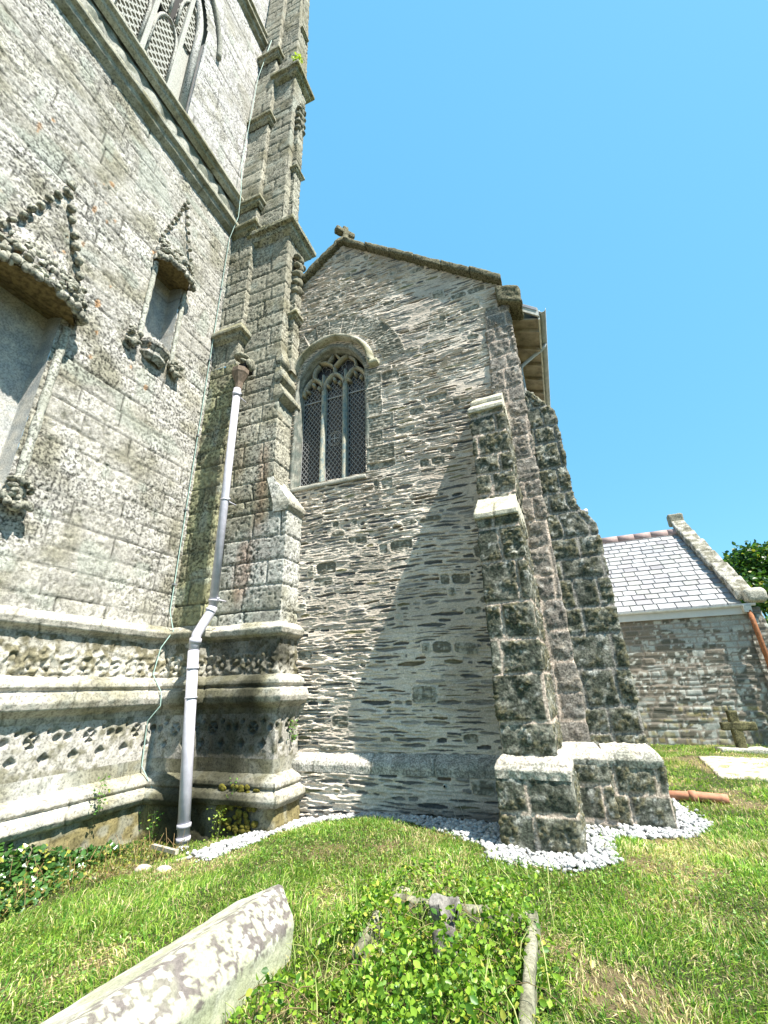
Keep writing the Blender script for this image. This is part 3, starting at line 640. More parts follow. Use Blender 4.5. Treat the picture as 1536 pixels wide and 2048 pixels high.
# coping: thick mossy slabs, individually jointed
def coping_run(xa, xb, n, nm='coping_stone'):
    for k in range(n):
        a = xa+(xb-xa)*k/n; b_ = xa+(xb-xa)*(k+1)/n-.012*np.sign(xb-xa); L = hypot(b_-a, SL*(b_-a))
        cx_, cz = (a+b_)/2, APZ+.04-SL*abs((a+b_)/2-APX); sg = 1 if xb > xa else -1
        rough_box(nm, (cx_, GY+.08, cz+.01*((k*7) % 3-1)), (abs(b_-a)+.02, .46, .17), m_moss, chapel, tilt=(-SL*sg, 0), res=.035, amp=.02, fr=14, round_=.03, seed=k)
coping_run(APX+.1, .12, 6); coping_run(APX-.1, -4.7, 3)
rough_box('kneeler', (.17, GY+.1, 8.06), (.44, .5, .42), m_moss, chapel, res=.03, amp=.02, fr=14, round_=.06, tilt=(-.5, 0), seed=9)
rough_box('apex_stone', (APX, GY+.08, APZ+.1), (.42, .46, .3), m_moss, chapel, res=.03, amp=.02, fr=12, round_=.08, seed=12, taper=.45)
# finial cross, turned edge-on
fc = bpy.data.objects.new('gable_cross', None); C.objects.link(fc); fc.parent = chapel; fc.location = Vector((APX, GY+.08, APZ+.2))-wloc(chapel)
rough_box('cross_shaft', (APX+.02, GY+.08, APZ+.43), (.15, .15, .46), m_moss, fc, rot=.9, res=.03, amp=.015, fr=14, round_=.03)
rough_box('cross_arm', (APX+.02, GY+.08, APZ+.47), (.5, .16, .16), m_moss, fc, rot=.9, res=.03, amp=.015, fr=14, round_=.03, seed=3)
# eaves
ev = bpy.data.objects.new('eaves', None); C.objects.link(ev); ev.parent = chapel; ev.location = Vector((xe, 7, 7.8))-wloc(chapel)
ze = roofpt(xe)
v, f = box(xe, xe+.03, GY+.3, 13.8, ze-.24, ze-.01); mesh('fascia', v, f, m_fascia, ev, smooth=False)
v, f = prism([(CX-.05, ze-.02), (xe-.003, ze-.22), (xe-.003, ze-.19), (CX-.05, ze+.01)], GY+.32, 13.8); mesh('soffit', v, f, m_wood, ev, smooth=False)
for y in np.arange(GY+.55, 13, .5): mesh('rafter_foot', *prism([(CX, ze-.09), (xe-.01, ze-.31), (xe-.01, ze-.228), (CX, ze-.028)], y, y+.06), m_wood, ev, smooth=False)
v, f = prism([(CX-.05, ze+.28), (xe+.02, ze-.2), (xe+.02, ze+.0), (CX-.05, ze+.48)], GY+.26, GY+.30); mesh('barge_board', v, f, m_fascia, ev, smooth=False)
gp = [(xe+.035+.062*(1+cos(t)), ze-.05+.07*sin(t)) for t in np.linspace(pi, 2*pi, 9)]; gi = [(xe+.035+.054*(1+cos(t))+.008, ze-.05+.062*sin(t)) for t in np.linspace(2*pi, pi, 9)]
v, f = prism(gp+gi, GY+.28, 13.8); mesh('gutter', v, f, simple('grey_gutter', (.42, .42, .40), .55, 0, 6, .3), ev)
v, f = tube([(xe+.1, GY+1.15, ze-.11), (xe+.06, GY+1.15, ze-.2), (CX+.1, GY+1.15, ze-.5), (CX+.07, GY+1.15, ze-.62), (CX+.07, GY+1.15, .2)], .035, 10); mesh('downpipe', v, f, simple('rafter_pipe', (.4, .4, .38), .55), ev)

# window ------------------------------------------------------------------------
win = bpy.data.objects.new('window', None); C.objects.link(win); win.parent = chapel; win.location = Vector((WC, GY, WSILL))-wloc(chapel)
def sweep_arch(name, rings, mat, parent, colr, amp=.006, sill=None, jn=.42):
    """rings: list of (hw, zap, y) from outside to inside; builds skin between arch rings"""
    n = 22; rows = []
    for hw, zap, y in rings:
        p = arch_pts(hw, WSILL, WSP, zap, n); q = [p[0]]
        for k in range(1, 30): q.append((p[0][0], WSILL+(WSP-WSILL)*k/30))
        q += p[1:-1]
        for k in range(1, 30): q.append((p[-1][0], WSP-(WSP-WSILL)*k/30))
        q.append(p[-1]); rows.append([(a, y, b_) for a, b_ in q])
    full = []
    for a in range(len(rows)-1):
        A, B = np.array(rows[a]), np.array(rows[a+1]); m = max(1, int(np.linalg.norm(A-B, axis=1).max()/.03))
        for k in range(m): full.append(A+(B-A)*k/m)
    full.append(np.array(rows[-1])); P = np.array(full); n_ = fbm(P[..., 0]*16, P[..., 1]*16, P[..., 2]*16, 3, 3)
    arcl = np.cumsum(np.r_[0, np.linalg.norm(np.diff(P[0], axis=0), axis=1)]); j = np.exp(-((arcl % jn-jn/2)/.01)**2)[None, :]+0*n_
    P[..., 1] += amp*n_-.006*j*-1; P[..., 0] += amp*n_
    c = lerp(np.array(colr)*.55, colr, sm(-.3, .3, n_)); c = lerp(c, (.1, .1, .09), .6*j)
    g = lerp(c, (.10, .125, .11), .8*sm(-.15, .15, fbm(P[..., 0]*9, P[..., 1]*9, P[..., 2]*9, 13, 3))[...]*(P[..., 2] < 7))
    idx = np.arange(P.shape[0]*P.shape[1]).reshape(P.shape[:2]); f = np.stack([idx[:-1, :-1], idx[1:, :-1], idx[1:, 1:], idx[:-1, 1:]], -1).reshape(-1, 4)
    return mesh(name, P.reshape(-1, 3), f, mat, parent, g.reshape(-1, 3))
sweep_arch('frame', [(WHW+.06, WAP+.07, GY+.03), (WHW+.05, WAP+.06, GY-.012), (WHW-.02, WAP-.02, GY-.014), (WHW-.03, WAP-.035, GY+.03), (WHW-.03, WAP-.035, GY+.10), (WHW-.05, WAP-.06, GY+.12), (WHW-.05, WAP-.06, GY+.36)], m_dress, win, (.33, .33, .28))
# hood mould: projecting label round the arch head
def hood():
    p0 = arch_pts(WHW+.08, WSP, WSP+.15, WAP+.12, 16, jamb_=False)
    p1 = arch_pts(WHW+.21, WSP, WSP+.13, WAP+.27, 16, jamb_=False)
    prof_ = [(0, GY+.01, 0), (0, GY-.15, 0), (.35, GY-.17, 0), (1, GY-.04, 0), (1, GY+.02, 0)]
    V = []; n = len(p0)
    for t, y, _ in prof_:
        for a, b_ in zip(p0, p1): V.append((a[0]+(b_[0]-a[0])*t, y, a[1]+(b_[1]-a[1])*t))
    V = np.array(V); V += .008*fbm(V[:, 0]*9, V[:, 1]*9, V[:, 2]*9, 4, 2)[:, None]
    Fc = [[k*n+i, k*n+i+1, (k+1)*n+i+1, (k+1)*n+i] for k in range(4) for i in range(n-1)]+[[k*n for k in range(5)], [k*n+n-1 for k in range(5)][::-1]]
    mesh('hood_mould', V, Fc, m_plinth, win, lerp((.44, .42, .34), (.20, .19, .12), sm(-.2, .3, fbm(V[:, 0]*6, V[:, 1]*9, V[:, 2]*6, 14, 3))))
hood()
rough_box('hood_stop', (WC+WHW+.2, GY-.06, WSP+.13), (.2, .17, .09), m_dress, win, res=.03, amp=.006, colf=lambda V, d: np.tile((.4, .39, .28), (len(V), 1)))
MY0, MY1 = GY+.14, GY+.30; MX = (WC-.245, WC+.245); HWI = WHW-.05
for mx in MX:
    def mf(Sg, Z, P, G):
        n = fbm(P[..., 0]*20, P[..., 1]*20, Z*14, 5, 3); return .003*n, lerp((.4, .38, .3), (.2, .26, .26), sm(-.1, .3, n+.2*noise(Z*2, Z*0, Z*0, 3)))
    loft('mullion', [(WSILL, [(mx-.035, MY1), (mx-.055, MY0+.05), (mx-.02, MY0), (mx+.02, MY0), (mx+.055, MY0+.05), (mx+.035, MY1)]), (7.34, [(mx-.035, MY1), (mx-.055, MY0+.05), (mx-.02, MY0), (mx+.02, MY0), (mx+.055, MY0+.05), (mx+.035, MY1)])], .02, mf, m_dress, win, rz=.03)
# cusped light heads + tracery bars as thick moulded ribbons
def ribbon(pts, w_=.05, d0=MY0, d1=MY1):
    """bar following pts in xz, chamfered to the front"""
    P = np.array(pts); T = np.gradient(P, axis=0); T /= np.linalg.norm(T, axis=1)[:, None]+1e-9; N = np.c_[-T[:, 1], T[:, 0]]
    sec = [(-.75, d1), (-1, d0+.06), (-.4, d0), (.4, d0), (1, d0+.06), (.75, d1)]; V = []
    for a, y in sec: V += [(p[0]+n[0]*w_*a, y, p[1]+n[1]*w_*a) for p, n in zip(P, N)]
    m = len(P); return V, [[k*m+i, k*m+i+1, ((k+1) % 6)*m+i+1, ((k+1) % 6)*m+i] for k in range(6) for i in range(m-1)]+[[k*m for k in range(6)], [k*m+m-1 for k in range(6)][::-1]]
trac = []
lw = .245
for cx_ in (WC-.49, WC, WC+.49):
    hw = lw; zs = 7.28; rise = .33
    arcp = [(cx_-hw*cos(t), zs+rise*sin(t)*(1+.18*sin(t)**6)) for t in np.linspace(0.02, pi-.02, 18)]
    trac.append(ribbon(arcp, .045))
    for k in range(1, 6):   # cusps
        t = pi*k/6; cxx, czz = cx_-(hw-.06)*cos(t), zs+(rise-.055)*sin(t)
        if k % 2 == 1: trac.append(ribbon([(cxx, czz), (cxx+.045*cos(t), czz-.045*sin(t)-.01), (cxx+.06*cos(t), czz-.06*sin(t)-.015)], .035))
trac.append(ribbon([(WC, 7.66), (WC, 7.8), (WC, 7.88)], .035))
for sd in (-1, 1):
    trac.append(ribbon([(WC, 7.84), (WC+sd*.1, 7.95), (WC+sd*.2, 8.03), (WC+sd*.34, 8.06)], .035))
    trac.append(ribbon([(WC+sd*.245, 7.36), (WC+sd*.26, 7.55), (WC+sd*.25, 7.7)], .03))
    trac.append(ribbon([(WC+sd*.49, 7.64), (WC+sd*.5, 7.78), (WC+sd*.47, 7.9), (WC+sd*.36, 8.0)], .035))
    trac.append(ribbon([(WC+sd*.16, 8.0), (WC+sd*.08, 8.1), (WC+sd*.02, 8.2)], .03))
v, f = join_geo(trac); V = np.array(v); n_ = fbm(V[:, 0]*20, V[:, 1]*20, V[:, 2]*20, 3, 3); mesh('tracery', V, f, m_dress, win, lerp((.44, .38, .25), (.32, .31, .27), sm(-.2, .2, n_)))
# glazing with lead lattice; each light its own pane
GYP = GY+.27
lights = [(WC-HWI-.02, MX[0]-.03), (MX[0]+.03, MX[1]-.03), (MX[1]+.03, WC+HWI+.02)]
for k, (xa, xb) in enumerate(lights):
    v, f = box(xa, xb, GYP, GYP+.01, WSILL, 7.6); gl = mesh('glass_light', v, f, m_glass, win, smooth=False)
    segs = []; sx_, sz = .092, .125; w2 = .0045
    nz = int(1.95/sz)
    rect = (xa, xb, WSILL+.01, 7.56)
    def clip(p, q):
        t0, t1 = 0., 1.; dx, dz = q[0]-p[0], q[1]-p[1]
        for a, b_ in ((-dx, p[0]-rect[0]), (dx, rect[1]-p[0]), (-dz, p[1]-rect[2]), (dz, rect[3]-p[1])):
            if abs(a) < 1e-9: continue
            r_ = b_/a
            if a < 0: t0 = max(t0, r_)
            else: t1 = min(t1, r_)
        return None if t0 >= t1 else ((p[0]+dx*t0, p[1]+dz*t0), (p[0]+dx*t1, p[1]+dz*t1))
    Lz = rect[3]-rect[2]; sl_ = sz/sx_
    for sg in (-1, 1):
        kk = -60
        while kk < 60:
            p = (xa+kk*sx_, rect[2]) ; q = (p[0]+sg*Lz/sl_, rect[3]); cpt = clip(p, q); kk += 1
            if cpt: segs.append(cpt)
    V = []; Fc = []
    for (p, q) in segs:
        L = hypot(q[0]-p[0], q[1]-p[1]); nx, nz_ = -(q[1]-p[1])/L*w2, (q[0]-p[0])/L*w2; n0 = len(V)
        for y in (GYP-.012, GYP-.004): V += [(p[0]+nx, y, p[1]+nz_), (q[0]+nx, y, q[1]+nz_), (q[0]-nx, y, q[1]-nz_), (p[0]-nx, y, p[1]-nz_)]
        Fc += [[n0+3, n0+2, n0+1, n0], [n0, n0+1, n0+5, n0+4], [n0+2, n0+3, n0+7, n0+6]]
    # saddle bars and an edge frame
    for zz in (7.12, WSILL+.02): b_ = box(xa, xb, GYP-.03, GYP-.012, zz-.012, zz+.012); n0 = len(V); V += b_[0]; Fc += [[i+n0 for i in q] for q in b_[1]]
    for xx in (xa+.015, xb-.015): b_ = box(xx-.008, xx+.008, GYP-.02, GYP-.004, WSILL, 7.5); n0 = len(V); V += b_[0]; Fc += [[i+n0 for i in q] for q in b_[1]]
    if k == 1:
        for rr_ in (.15, .12):
            b_ = tube([(WC+rr_*cos(t), GYP-.015, 6.12+rr_*1.1*sin(t)) for t in np.linspace(0, 2*pi, 25)], .007, 4); n0 = len(V); V += b_[0]; Fc += [[i+n0 for i in q] for q in b_[1]]
        for b_ in (box(WC-.09, WC+.09, GYP-.02, GYP-.01, 6.11, 6.13), box(WC-.01, WC+.01, GYP-.021, GYP-.011, 6.03, 6.22)): n0 = len(V); V += b_[0]; Fc += [[i+n0 for i in q] for q in b_[1]]
    mesh('lead_lattice', V, Fc, m_lead, gl, smooth=False)
for sd in (-1, 1):
    v, f = prism([(WC+sd*.0, 7.4), (WC+sd*.6, 7.4), (WC+sd*.66, 7.6), (WC+sd*.42, 8.0), (WC+sd*.0, 8.19)], GYP+.002, GYP+.012); gl = mesh('glass_eyelet', v, f, m_glass, win, smooth=False)
    segs = []; rr = random.Random(5+sd)
    for k in range(7):
        cx_, cz = WC+sd*(.1+.09*(k % 4)), 7.66+.09*(k//2); segs.append(tube([(cx_+.06*cos(t), GYP-.012, cz+.075*sin(t)) for t in np.linspace(k, k+4.4, 10)], .0055, 4))
    v, f = join_geo(segs); mesh('lead_scrolls', v, f, m_lead, gl)
v, f = box(WC-HWI-.05, WC+HWI+.05, GYP+.05, GYP+.06, WSILL-.1, WAP); mesh('dark_interior', v, f, m_blk, win, smooth=False)
rough_box('sill', (WC, GY+.13, WSILL-.03), (2*WHW-.02, .36, .09), m_dress, win, tilt=(0, .25), res=.03, amp=.006, colf=lambda V, d: np.tile((.36, .35, .3), (len(V), 1)))

# angle buttresses ---------------------------------------------------------------
def crust_fn(seed, ch=(.26, .44), bl=(.28, .62), jw=.017, pale=0., mortar_col=(.50, .41, .335)):
    lay = Lay(seed, -1, 9, ch, -3, 6, bl)
    def fn(Sg, Z, P, G):
        x, y, z = P[..., 0], P[..., 1], P[..., 2]
        i, ds, dz, hs, hz = lay(Sg+.02*noise(x*4, y*4, z*4, seed), Z+.015*noise(x*3, y*3, z*3, seed+1)); d = np.minimum(ds, dz)+.006*fbm(x*14, y*14, z*14, 2, 2)
        m = sm(jw*.6, jw*1.7, d); r = rnd(i, seed); rr2 = rnd(i, seed+5)
        n = fbm(x*24, y*24, z*24, seed+2, 3); cl = fbm(x*7, y*7, z*7, seed+3, 3); crust = sm(-.25, .2, cl+.45*(rr2-.5))
        edge = np.exp(-(d/.05)**2)
        disp = m*(.014+.009*(r-.5)-.010*edge+.006*n+crust*.04*np.abs(n)+.012*cl)+(1-m)*(.003*n)
        c = lerp((.075, .082, .062), (.25, .245, .20), sm(-.15, .4, fbm(x*11, y*11, z*11, seed+6, 3)))*(.8+.5*rr2)[..., None]
        c = lerp(c, (.125, .112, .062), crust*sm(-.1, .15, n)*.85); c = lerp(c, (.035, .04, .025), crust*sm(.0, .25, -n)*.8)
        c = lerp(c, (.46, .46, .42), sm(.22, .5, fbm(x*14, y*14, z*14, seed+8, 3))*.6)
        if pale: c = lerp(c, (.34, .29, .26), pale)
        mc = np.array(mortar_col)*(1+.1*n)[..., None]*(1-.4*sm(.1, .5, cl))[..., None]  # colour of the mortar joints
        return disp, lerp(mc, c, m)
    return fn
def solid(name, keys, fn, parent, res=.02, mat=None):
    """closed-plan body: plan polygons (open polyline seen sides) + flat lid"""
    return loft(name, keys, res, fn, mat or m_crust, parent)
bA = bpy.data.objects.new('angle_buttress', None); C.objects.link(bA); bA.parent = chapel; bA.location = Vector((-.45, 5.3, 0))-wloc(chapel)
RA = R(-2.5); ca, sa = cos(RA), sin(RA)
def rA(pl): return [(-.45+(x+.45)*ca-(y-5.2)*sa, 5.2+(x+.45)*sa+(y-5.2)*ca) for x, y in pl]
def U(x0, x1, yf, yb=6.6): return rA([(x0, yb), (x0, yf), (x1, yf), (x1, yb)])
crA = crust_fn(31, (.3, .5), (.36, .8))
solid('buttress_base', [(-.3, U(-.80, -.08, 5.10)), (.60, U(-.79, -.09, 5.13))], crust_fn(33, (.3, .42), (.5, 1.0)), bA, .013)
loft('base_weathering', [(.58, U(-.80, -.08, 5.11)), (.66, U(-.81, -.07, 5.10)), (.73, U(-.78, -.10, 5.14)), (.80, U(-.72, -.18, 5.28)), (.82, U(-.60, -.3, 5.6))], .018, mould_fn(-.2, (.50, .46, .39), (.24, .22, .15), 3, 1.6), m_crust, bA)
solid('buttress_shaft', [(.75, U(-.73, -.20, 5.24)), (3.5, U(-.715, -.22, 5.27))], crA, bA, .013)
def weath(z, zb, yf, yb, x0, x1, lo=.07):
    loft('weathering', [(z-.03, U(x0, x1, yf+.06)), (z, U(x0-.03, x1+.02, yf-.05)), (z+lo, U(x0-.03, x1+.02, yf-.05)), (z+lo+.012, U(x0-.03, x1+.02, yf-.03)), (zb, U(x0-.01, x1+.0, yb)), (zb+.02, U(x0+.05, x1-.06, yb+.3))], .02, mould_fn(-.3, (.50, .47, .37), (.34, .31, .19), 3, .8), m_dress, bA)
weath(3.42, 3.82, 5.27, 5.55, -.715, -.22)
solid('buttress_shaft', [(3.75, U(-.70, -.22, 5.54)), (5.25, U(-.69, -.22, 5.56))], crust_fn(36), bA, .016)
weath(5.2, 5.60, 5.56, 5.92, -.69, -.22); weath(5.52, 5.98, 5.86, 6.3, -.68, -.24)
# corner pier between the two buttresses
bM = bpy.data.objects.new('corner_pier', None); C.objects.link(bM); bM.parent = chapel; bM.location = Vector((.1, 6.2, 0))-wloc(chapel)
def U2(x0, x1, yf, yb=6.8): return [(x0, yb), (x0, yf), (x1, yf), (x1, yb)]
solid('pier_base', [(-.3, U2(-.3, .30, 5.98)), (.60, U2(-.3, .29, 6.0))], crust_fn(41, (.3, .4), (.6, .9)), bM, .018)
loft('base_weathering', [(.58, U2(-.3, .30, 5.985)), (.66, U2(-.3, .31, 5.97)), (.72, U2(-.3, .28, 6.02)), (.80, U2(-.3, .2, 6.25))], .02, mould_fn(-.2, (.50, .46, .39), (.24, .22, .15), 3, 1.6), m_crust, bM)
solid('corner_quoins', [(.75, U2(-.4, .17, 6.27)), (4, U2(-.4, .13, 6.31)), (7.9, U2(-.28, .135, 6.385))], crust_fn(44, (.28, .42), (.3, .5), pale=.45), bM, .018)
bB = bpy.data.objects.new('angle_buttress', None); C.objects.link(bB); bB.parent = chapel; bB.location = Vector((.5, 6.4, 0))-wloc(chapel)
solid('buttress_base', [(-.3, U2(.28, .86, 6.13, 7.2)), (.58, U2(.28, .85, 6.15, 7.2))], crust_fn(51, (.3, .42), (.4, .7)), bB, .018)
loft('base_weathering', [(.56, U2(.28, .86, 6.135, 7.2)), (.64, U2(.26, .87, 6.12, 7.2)), (.72, U2(.26, .83, 6.17, 7.2)), (.80, U2(.26, .74, 6.36, 7.1)), (.82, U2(.3, .6, 6.6, 7))], .02, mould_fn(-.2, (.50, .46, .39), (.24, .22, .15), 3, 1.6), m_crust, bB)
solid('buttress_shaft', [(.75, U2(.1, .77, 6.34, 7.1)), (3.5, U2(.1, .765, 6.35, 7.1)), (3.85, U2(.1, .55, 6.36, 7.1)), (5.45, U2(.1, .53, 6.37, 7.1)), (5.98, U2(.1, .18, 6.38, 7.1))], crust_fn(54, pale=0, mortar_col=(.27, .25, .22)), bB, .018)

# ------------------------------------------------------------ downpipe with hopper
dp = thing('downpipe', 'pale grey plastic downpipe with rusty iron hopper head running down the tower corner', 'downpipe', (-4.95, 5.45, -.4))
top = (-5.05, 5.47, 6.95); elb1 = (-5.0, 5.47, 2.72); elb2 = (-5.09, 5.30, 2.30); elb3 = (-5.09, 5.28, 2.05); bot = (-4.84, 5.28, -.33)
v, f = tube([top, (-5.03, 5.47, 5), elb1], .068, 20); mesh('upper_pipe', v, f, m_white, dp)
v, f = tube([elb1, (-5.01, 5.46, 2.66), (-5.03, 5.41, 2.55), (-5.07, 5.34, 2.38), (-5.088, 5.30, 2.29), (-5.09, 5.285, 2.2), elb3], .072, 20); mesh('offset_bend', v, f, m_white, dp)
v, f = tube([elb3, (-4.975, 5.28, .9), bot], .078, 20); mesh('lower_pipe', v, f, m_white, dp)
v, f = tube([bot, (-4.835, 5.26, -.38), (-4.80, 5.22, -.42)], .08, 20); mesh('shoe', v, f, m_white, dp)
mesh('pipe_mouth', *tube([(-4.80, 5.22, -.415), (-4.795, 5.21, -.43)], .073, 16), m_blk, dp)
def lerp3(a, b_, t): return tuple(a[i]+(b_[i]-a[i])*t for i in range(3))
for a, b_, t, l in ((top, elb1, .02, .09), (top, elb1, .56, .02), (top, elb1, .975, .02), (elb1, elb2, .12, .03), (elb2, elb3, .3, .08), (elb3, bot, .1, .03), (elb3, bot, .27, .02), (elb3, bot, .9, .05), (elb3, bot, .96, .05)):
    p = lerp3(a, b_, t); q = lerp3(a, b_, min(1, t+l/math.dist(a, b_))); v, f = tube([p, q], .079 if p[2] > 2.6 else .088, 20); mesh('collar', v, f, m_white, dp)
for t in (.03, .56, .97):
    p = lerp3(top, elb1, t); v, f = join_geo([box(p[0]-.10, p[0]+.10, p[1]-.005, p[1]+.02, p[2]-.015, p[2]+.015), tube([(p[0], p[1], p[2]), (p[0], B1Y+.05, p[2])], .015, 6)]); mesh('bracket', v, f, m_white, dp)
hx, hy = -5.05, 5.5
def oct_(r, n=8): return [(hx+r*cos(2*pi*k/n+pi/8), hy+r*sin(2*pi*k/n+pi/8)) for k in range(n)]
V = []; zs = [(6.95, .06), (7.12, .08), (7.3, .15), (7.33, .165), (7.42, .17), (7.44, .15), (7.42, .13), (7.2, .09)]
for z, r in zs: V += [(x, y, z) for x, y in oct_(r)]
Fc = [[k*8+i, k*8+(i+1) % 8, (k+1)*8+(i+1) % 8, (k+1)*8+i] for k in range(len(zs)-1) for i in range(8)]+[[len(zs)*8-8+i for i in range(8)]]
mesh('hopper_head', V, Fc, m_rust2, dp, smooth=False)
lumpy('gargoyle_spout', [((-5.08, 5.56, 7.78), (.13, .2, .07)), ((-5.02, 5.6, 7.65), (.09, .18, .08)), ((-4.9, 5.6, 7.6), (.06, .12, .14)), ((-5.2, 5.56, 7.85), (.08, .12, .06))], m_tower, tower, (.34, .33, .25), 5)
mesh('spout_void', *box(-5.12, -4.94, 5.5, 5.75, 7.48, 7.62), m_blk, tower, smooth=False)

# lightning conductor ------------------------------------------------------------
cb = [(-6.0, 5.95, 24), (-6.0, 5.9, 22), (-5.72, 5.78, 21.7), (-6.0, 5.72, 19.5), (-6.03, 5.64, 15), (-5.86, 5.6, 13.65), (-5.80, 5.58, 12.6), (-6.01, 5.60, 11.9), (-6.02, 5.60, 8), (-6.02, 5.6, 5), (-6.02, 5.6, 2.75), (-5.88, 5.6, 2.42), (-5.93, 5.45, 2.15), (-5.95, 5.4, 1.75), (-5.74, 5.42, 1.48), (-5.72, 5.42, 1.3), (-5.88, 5.38, 1.1), (-5.9, 5.4, .9), (-5.9, 5.42, .5), (-5.66, 5.43, .25), (-5.7, 5.43, -.05)]
v, f = tube(cb, .009, 6); ld = thing('lightning_conductor', 'thin pale green copper strip running down the inner corner of the tower', 'lightning conductor', (-6.0, 5.6, 0))
mesh('strip', v, f, m_cable, ld)
for z in (3.2, 4.6, 6.2, 8.1, 10.2): mesh('clip', *box(-6.05, -5.995, 5.575, 5.625, z, z+.03), m_grey, ld, smooth=False)

# ------------------------------------------------------------ gravel margin
poly = [(-3.75, 4.5), (-3.5, 5.02), (-3.4, 5.6), (-3.3, 5.98), (-2.5, 5.98), (-1.95, 5.85), (-1.3, 5.35), (-1.08, 5.15), (-.9, 4.82), (-.54, 4.78), (-.18, 4.70), (.14, 4.9), (.24, 5.66), (.55, 5.72), (1.02, 6.0), (1.2, 6.45), (1.12, 7.9), (.7, 7.9), (.7, 6.3), (-4.3, 6.4), (-4.1, 5.6), (-4.3, 4.8)]
PG = np.array(poly)
def inpoly(x, y, P_):
    r = np.zeros(np.shape(x), bool); n = len(P_)
    for i in range(n):
        x0, y0 = P_[i]; x1, y1 = P_[(i+1) % n]
        c = ((y0 > y) != (y1 > y)) & (x < (x1-x0)*(y-y0)/(y1-y0+1e-12)+x0); r ^= c
    return r
def footprint(x, y):
    f = (x < -5.72) | ((x < -3.72) & (y > 5.58)) | ((y > 6.2) & (x < .1)) | ((x > -.78) & (x < -.05) & (y > 5.12)) | ((x > -.3) & (x < .3) & (y > 6.0)) | ((x > .1) & (x < .84) & (y > 6.16) & (y < 7.2)) | ((y > 6.2) & (x < .12))
    return f
def icos():
    t = (1+5**.5)/2; v = np.array([(-1, t, 0), (1, t, 0), (-1, -t, 0), (1, -t, 0), (0, -1, t), (0, 1, t), (0, -1, -t), (0, 1, -t), (t, 0, -1), (t, 0, 1), (-t, 0, -1), (-t, 0, 1)], float); v /= np.linalg.norm(v[0])
    f = [(0, 11, 5), (0, 5, 1), (0, 1, 7), (0, 7, 10), (0, 10, 11), (1, 5, 9), (5, 11, 4), (11, 10, 2), (10, 7, 6), (7, 1, 8), (3, 9, 4), (3, 4, 2), (3, 2, 6), (3, 6, 8), (3, 8, 9), (4, 9, 5), (2, 4, 11), (6, 2, 10), (8, 6, 7), (9, 8, 1)]
    V = list(map(tuple, v)); mid = {}; out = []
    def md(a, b_):
        k = (min(a, b_), max(a, b_))
        if k not in mid: p = (np.array(V[a])+np.array(V[b_])); p /= np.linalg.norm(p); V.append(tuple(p)); mid[k] = len(V)-1
        return mid[k]
    for a, b_, c in f: x, y, z = md(a, b_), md(b_, c), md(c, a); out += [(a, x, z), (b_, y, x), (c, z, y), (x, y, z)]
    return np.array(V), np.array(out)
IV, IF = icos()
def pebbles(name, xs, ys, zs, rs, mat, g, kind='stuff', label=None, cat=None, colr=None):
    n = len(xs); V = np.tile(IV, (n, 1, 1)); sc_ = np.stack([g.uniform(.75, 1.35, n), g.uniform(.7, 1.1, n), g.uniform(.5, .85, n)], -1)*rs[:, None]
    V = V*(1+.12*noise(V[..., 0]*2+np.arange(n)[:, None]*3.1, V[..., 1]*2, V[..., 2]*2, 3))[..., None]*sc_[:, None]
    a = g.uniform(0, 2*pi, n); t = g.uniform(-.5, .5, n); ct, st = np.cos(t)[:, None], np.sin(t)[:, None]
    V = np.stack([V[..., 0]*ct-V[..., 2]*st, V[..., 1], V[..., 0]*st+V[..., 2]*ct], -1); c, s = np.cos(a)[:, None], np.sin(a)[:, None]
    V = np.stack([V[..., 0]*c-V[..., 1]*s, V[..., 0]*s+V[..., 1]*c, V[..., 2]], -1)+np.stack([xs, ys, zs], -1)[:, None]
    Fc = (IF[None]+np.arange(n)[:, None, None]*len(IV)).reshape(-1, 3)
    col = np.repeat(colr, len(IV), axis=0) if colr is not None else None
    o = mesh(name, V.reshape(-1, 3), Fc, mat, None, col, True, loc=(float(xs.mean()), float(ys.mean()), 0)); return tag(o, label, cat, kind=kind)
g = np.random.default_rng(8)
xs = g.uniform(-4.4, 1.3, 34000); ys = g.uniform(4.4, 8, 34000)
wob = .05*noise(xs*5, ys*5, 0*xs, 3); wob = wob+.05*g.standard_normal(len(xs))*(g.random(len(xs)) < .25); k = inpoly(xs+wob, ys+wob, PG) & ~footprint(xs, ys); xs, ys = xs[k], ys[k]
rs = g.uniform(.009, .028, len(xs)); m_peb = stone_mat('white_gravel', 25, .85, 1.08, .3, .7, rough=.7, bump=.3, bd=.004, fine=.1)
pc = lerp((.22, .225, .23), (.58, .58, .57), g.random(len(xs))**.7); pc[g.random(len(xs)) < .12] *= .55
pebbles('gravel', xs, ys, ground_z(xs, ys)+rs*.3+g.uniform(0, .025, len(xs)), rs, m_peb, g, label='white marble gravel margin around the foot of the chapel wall and buttresses', cat='gravel', colr=pc)
m_bed = simple('gravel_bed', (.3, .3, .3), .9, 0, 60, .5)
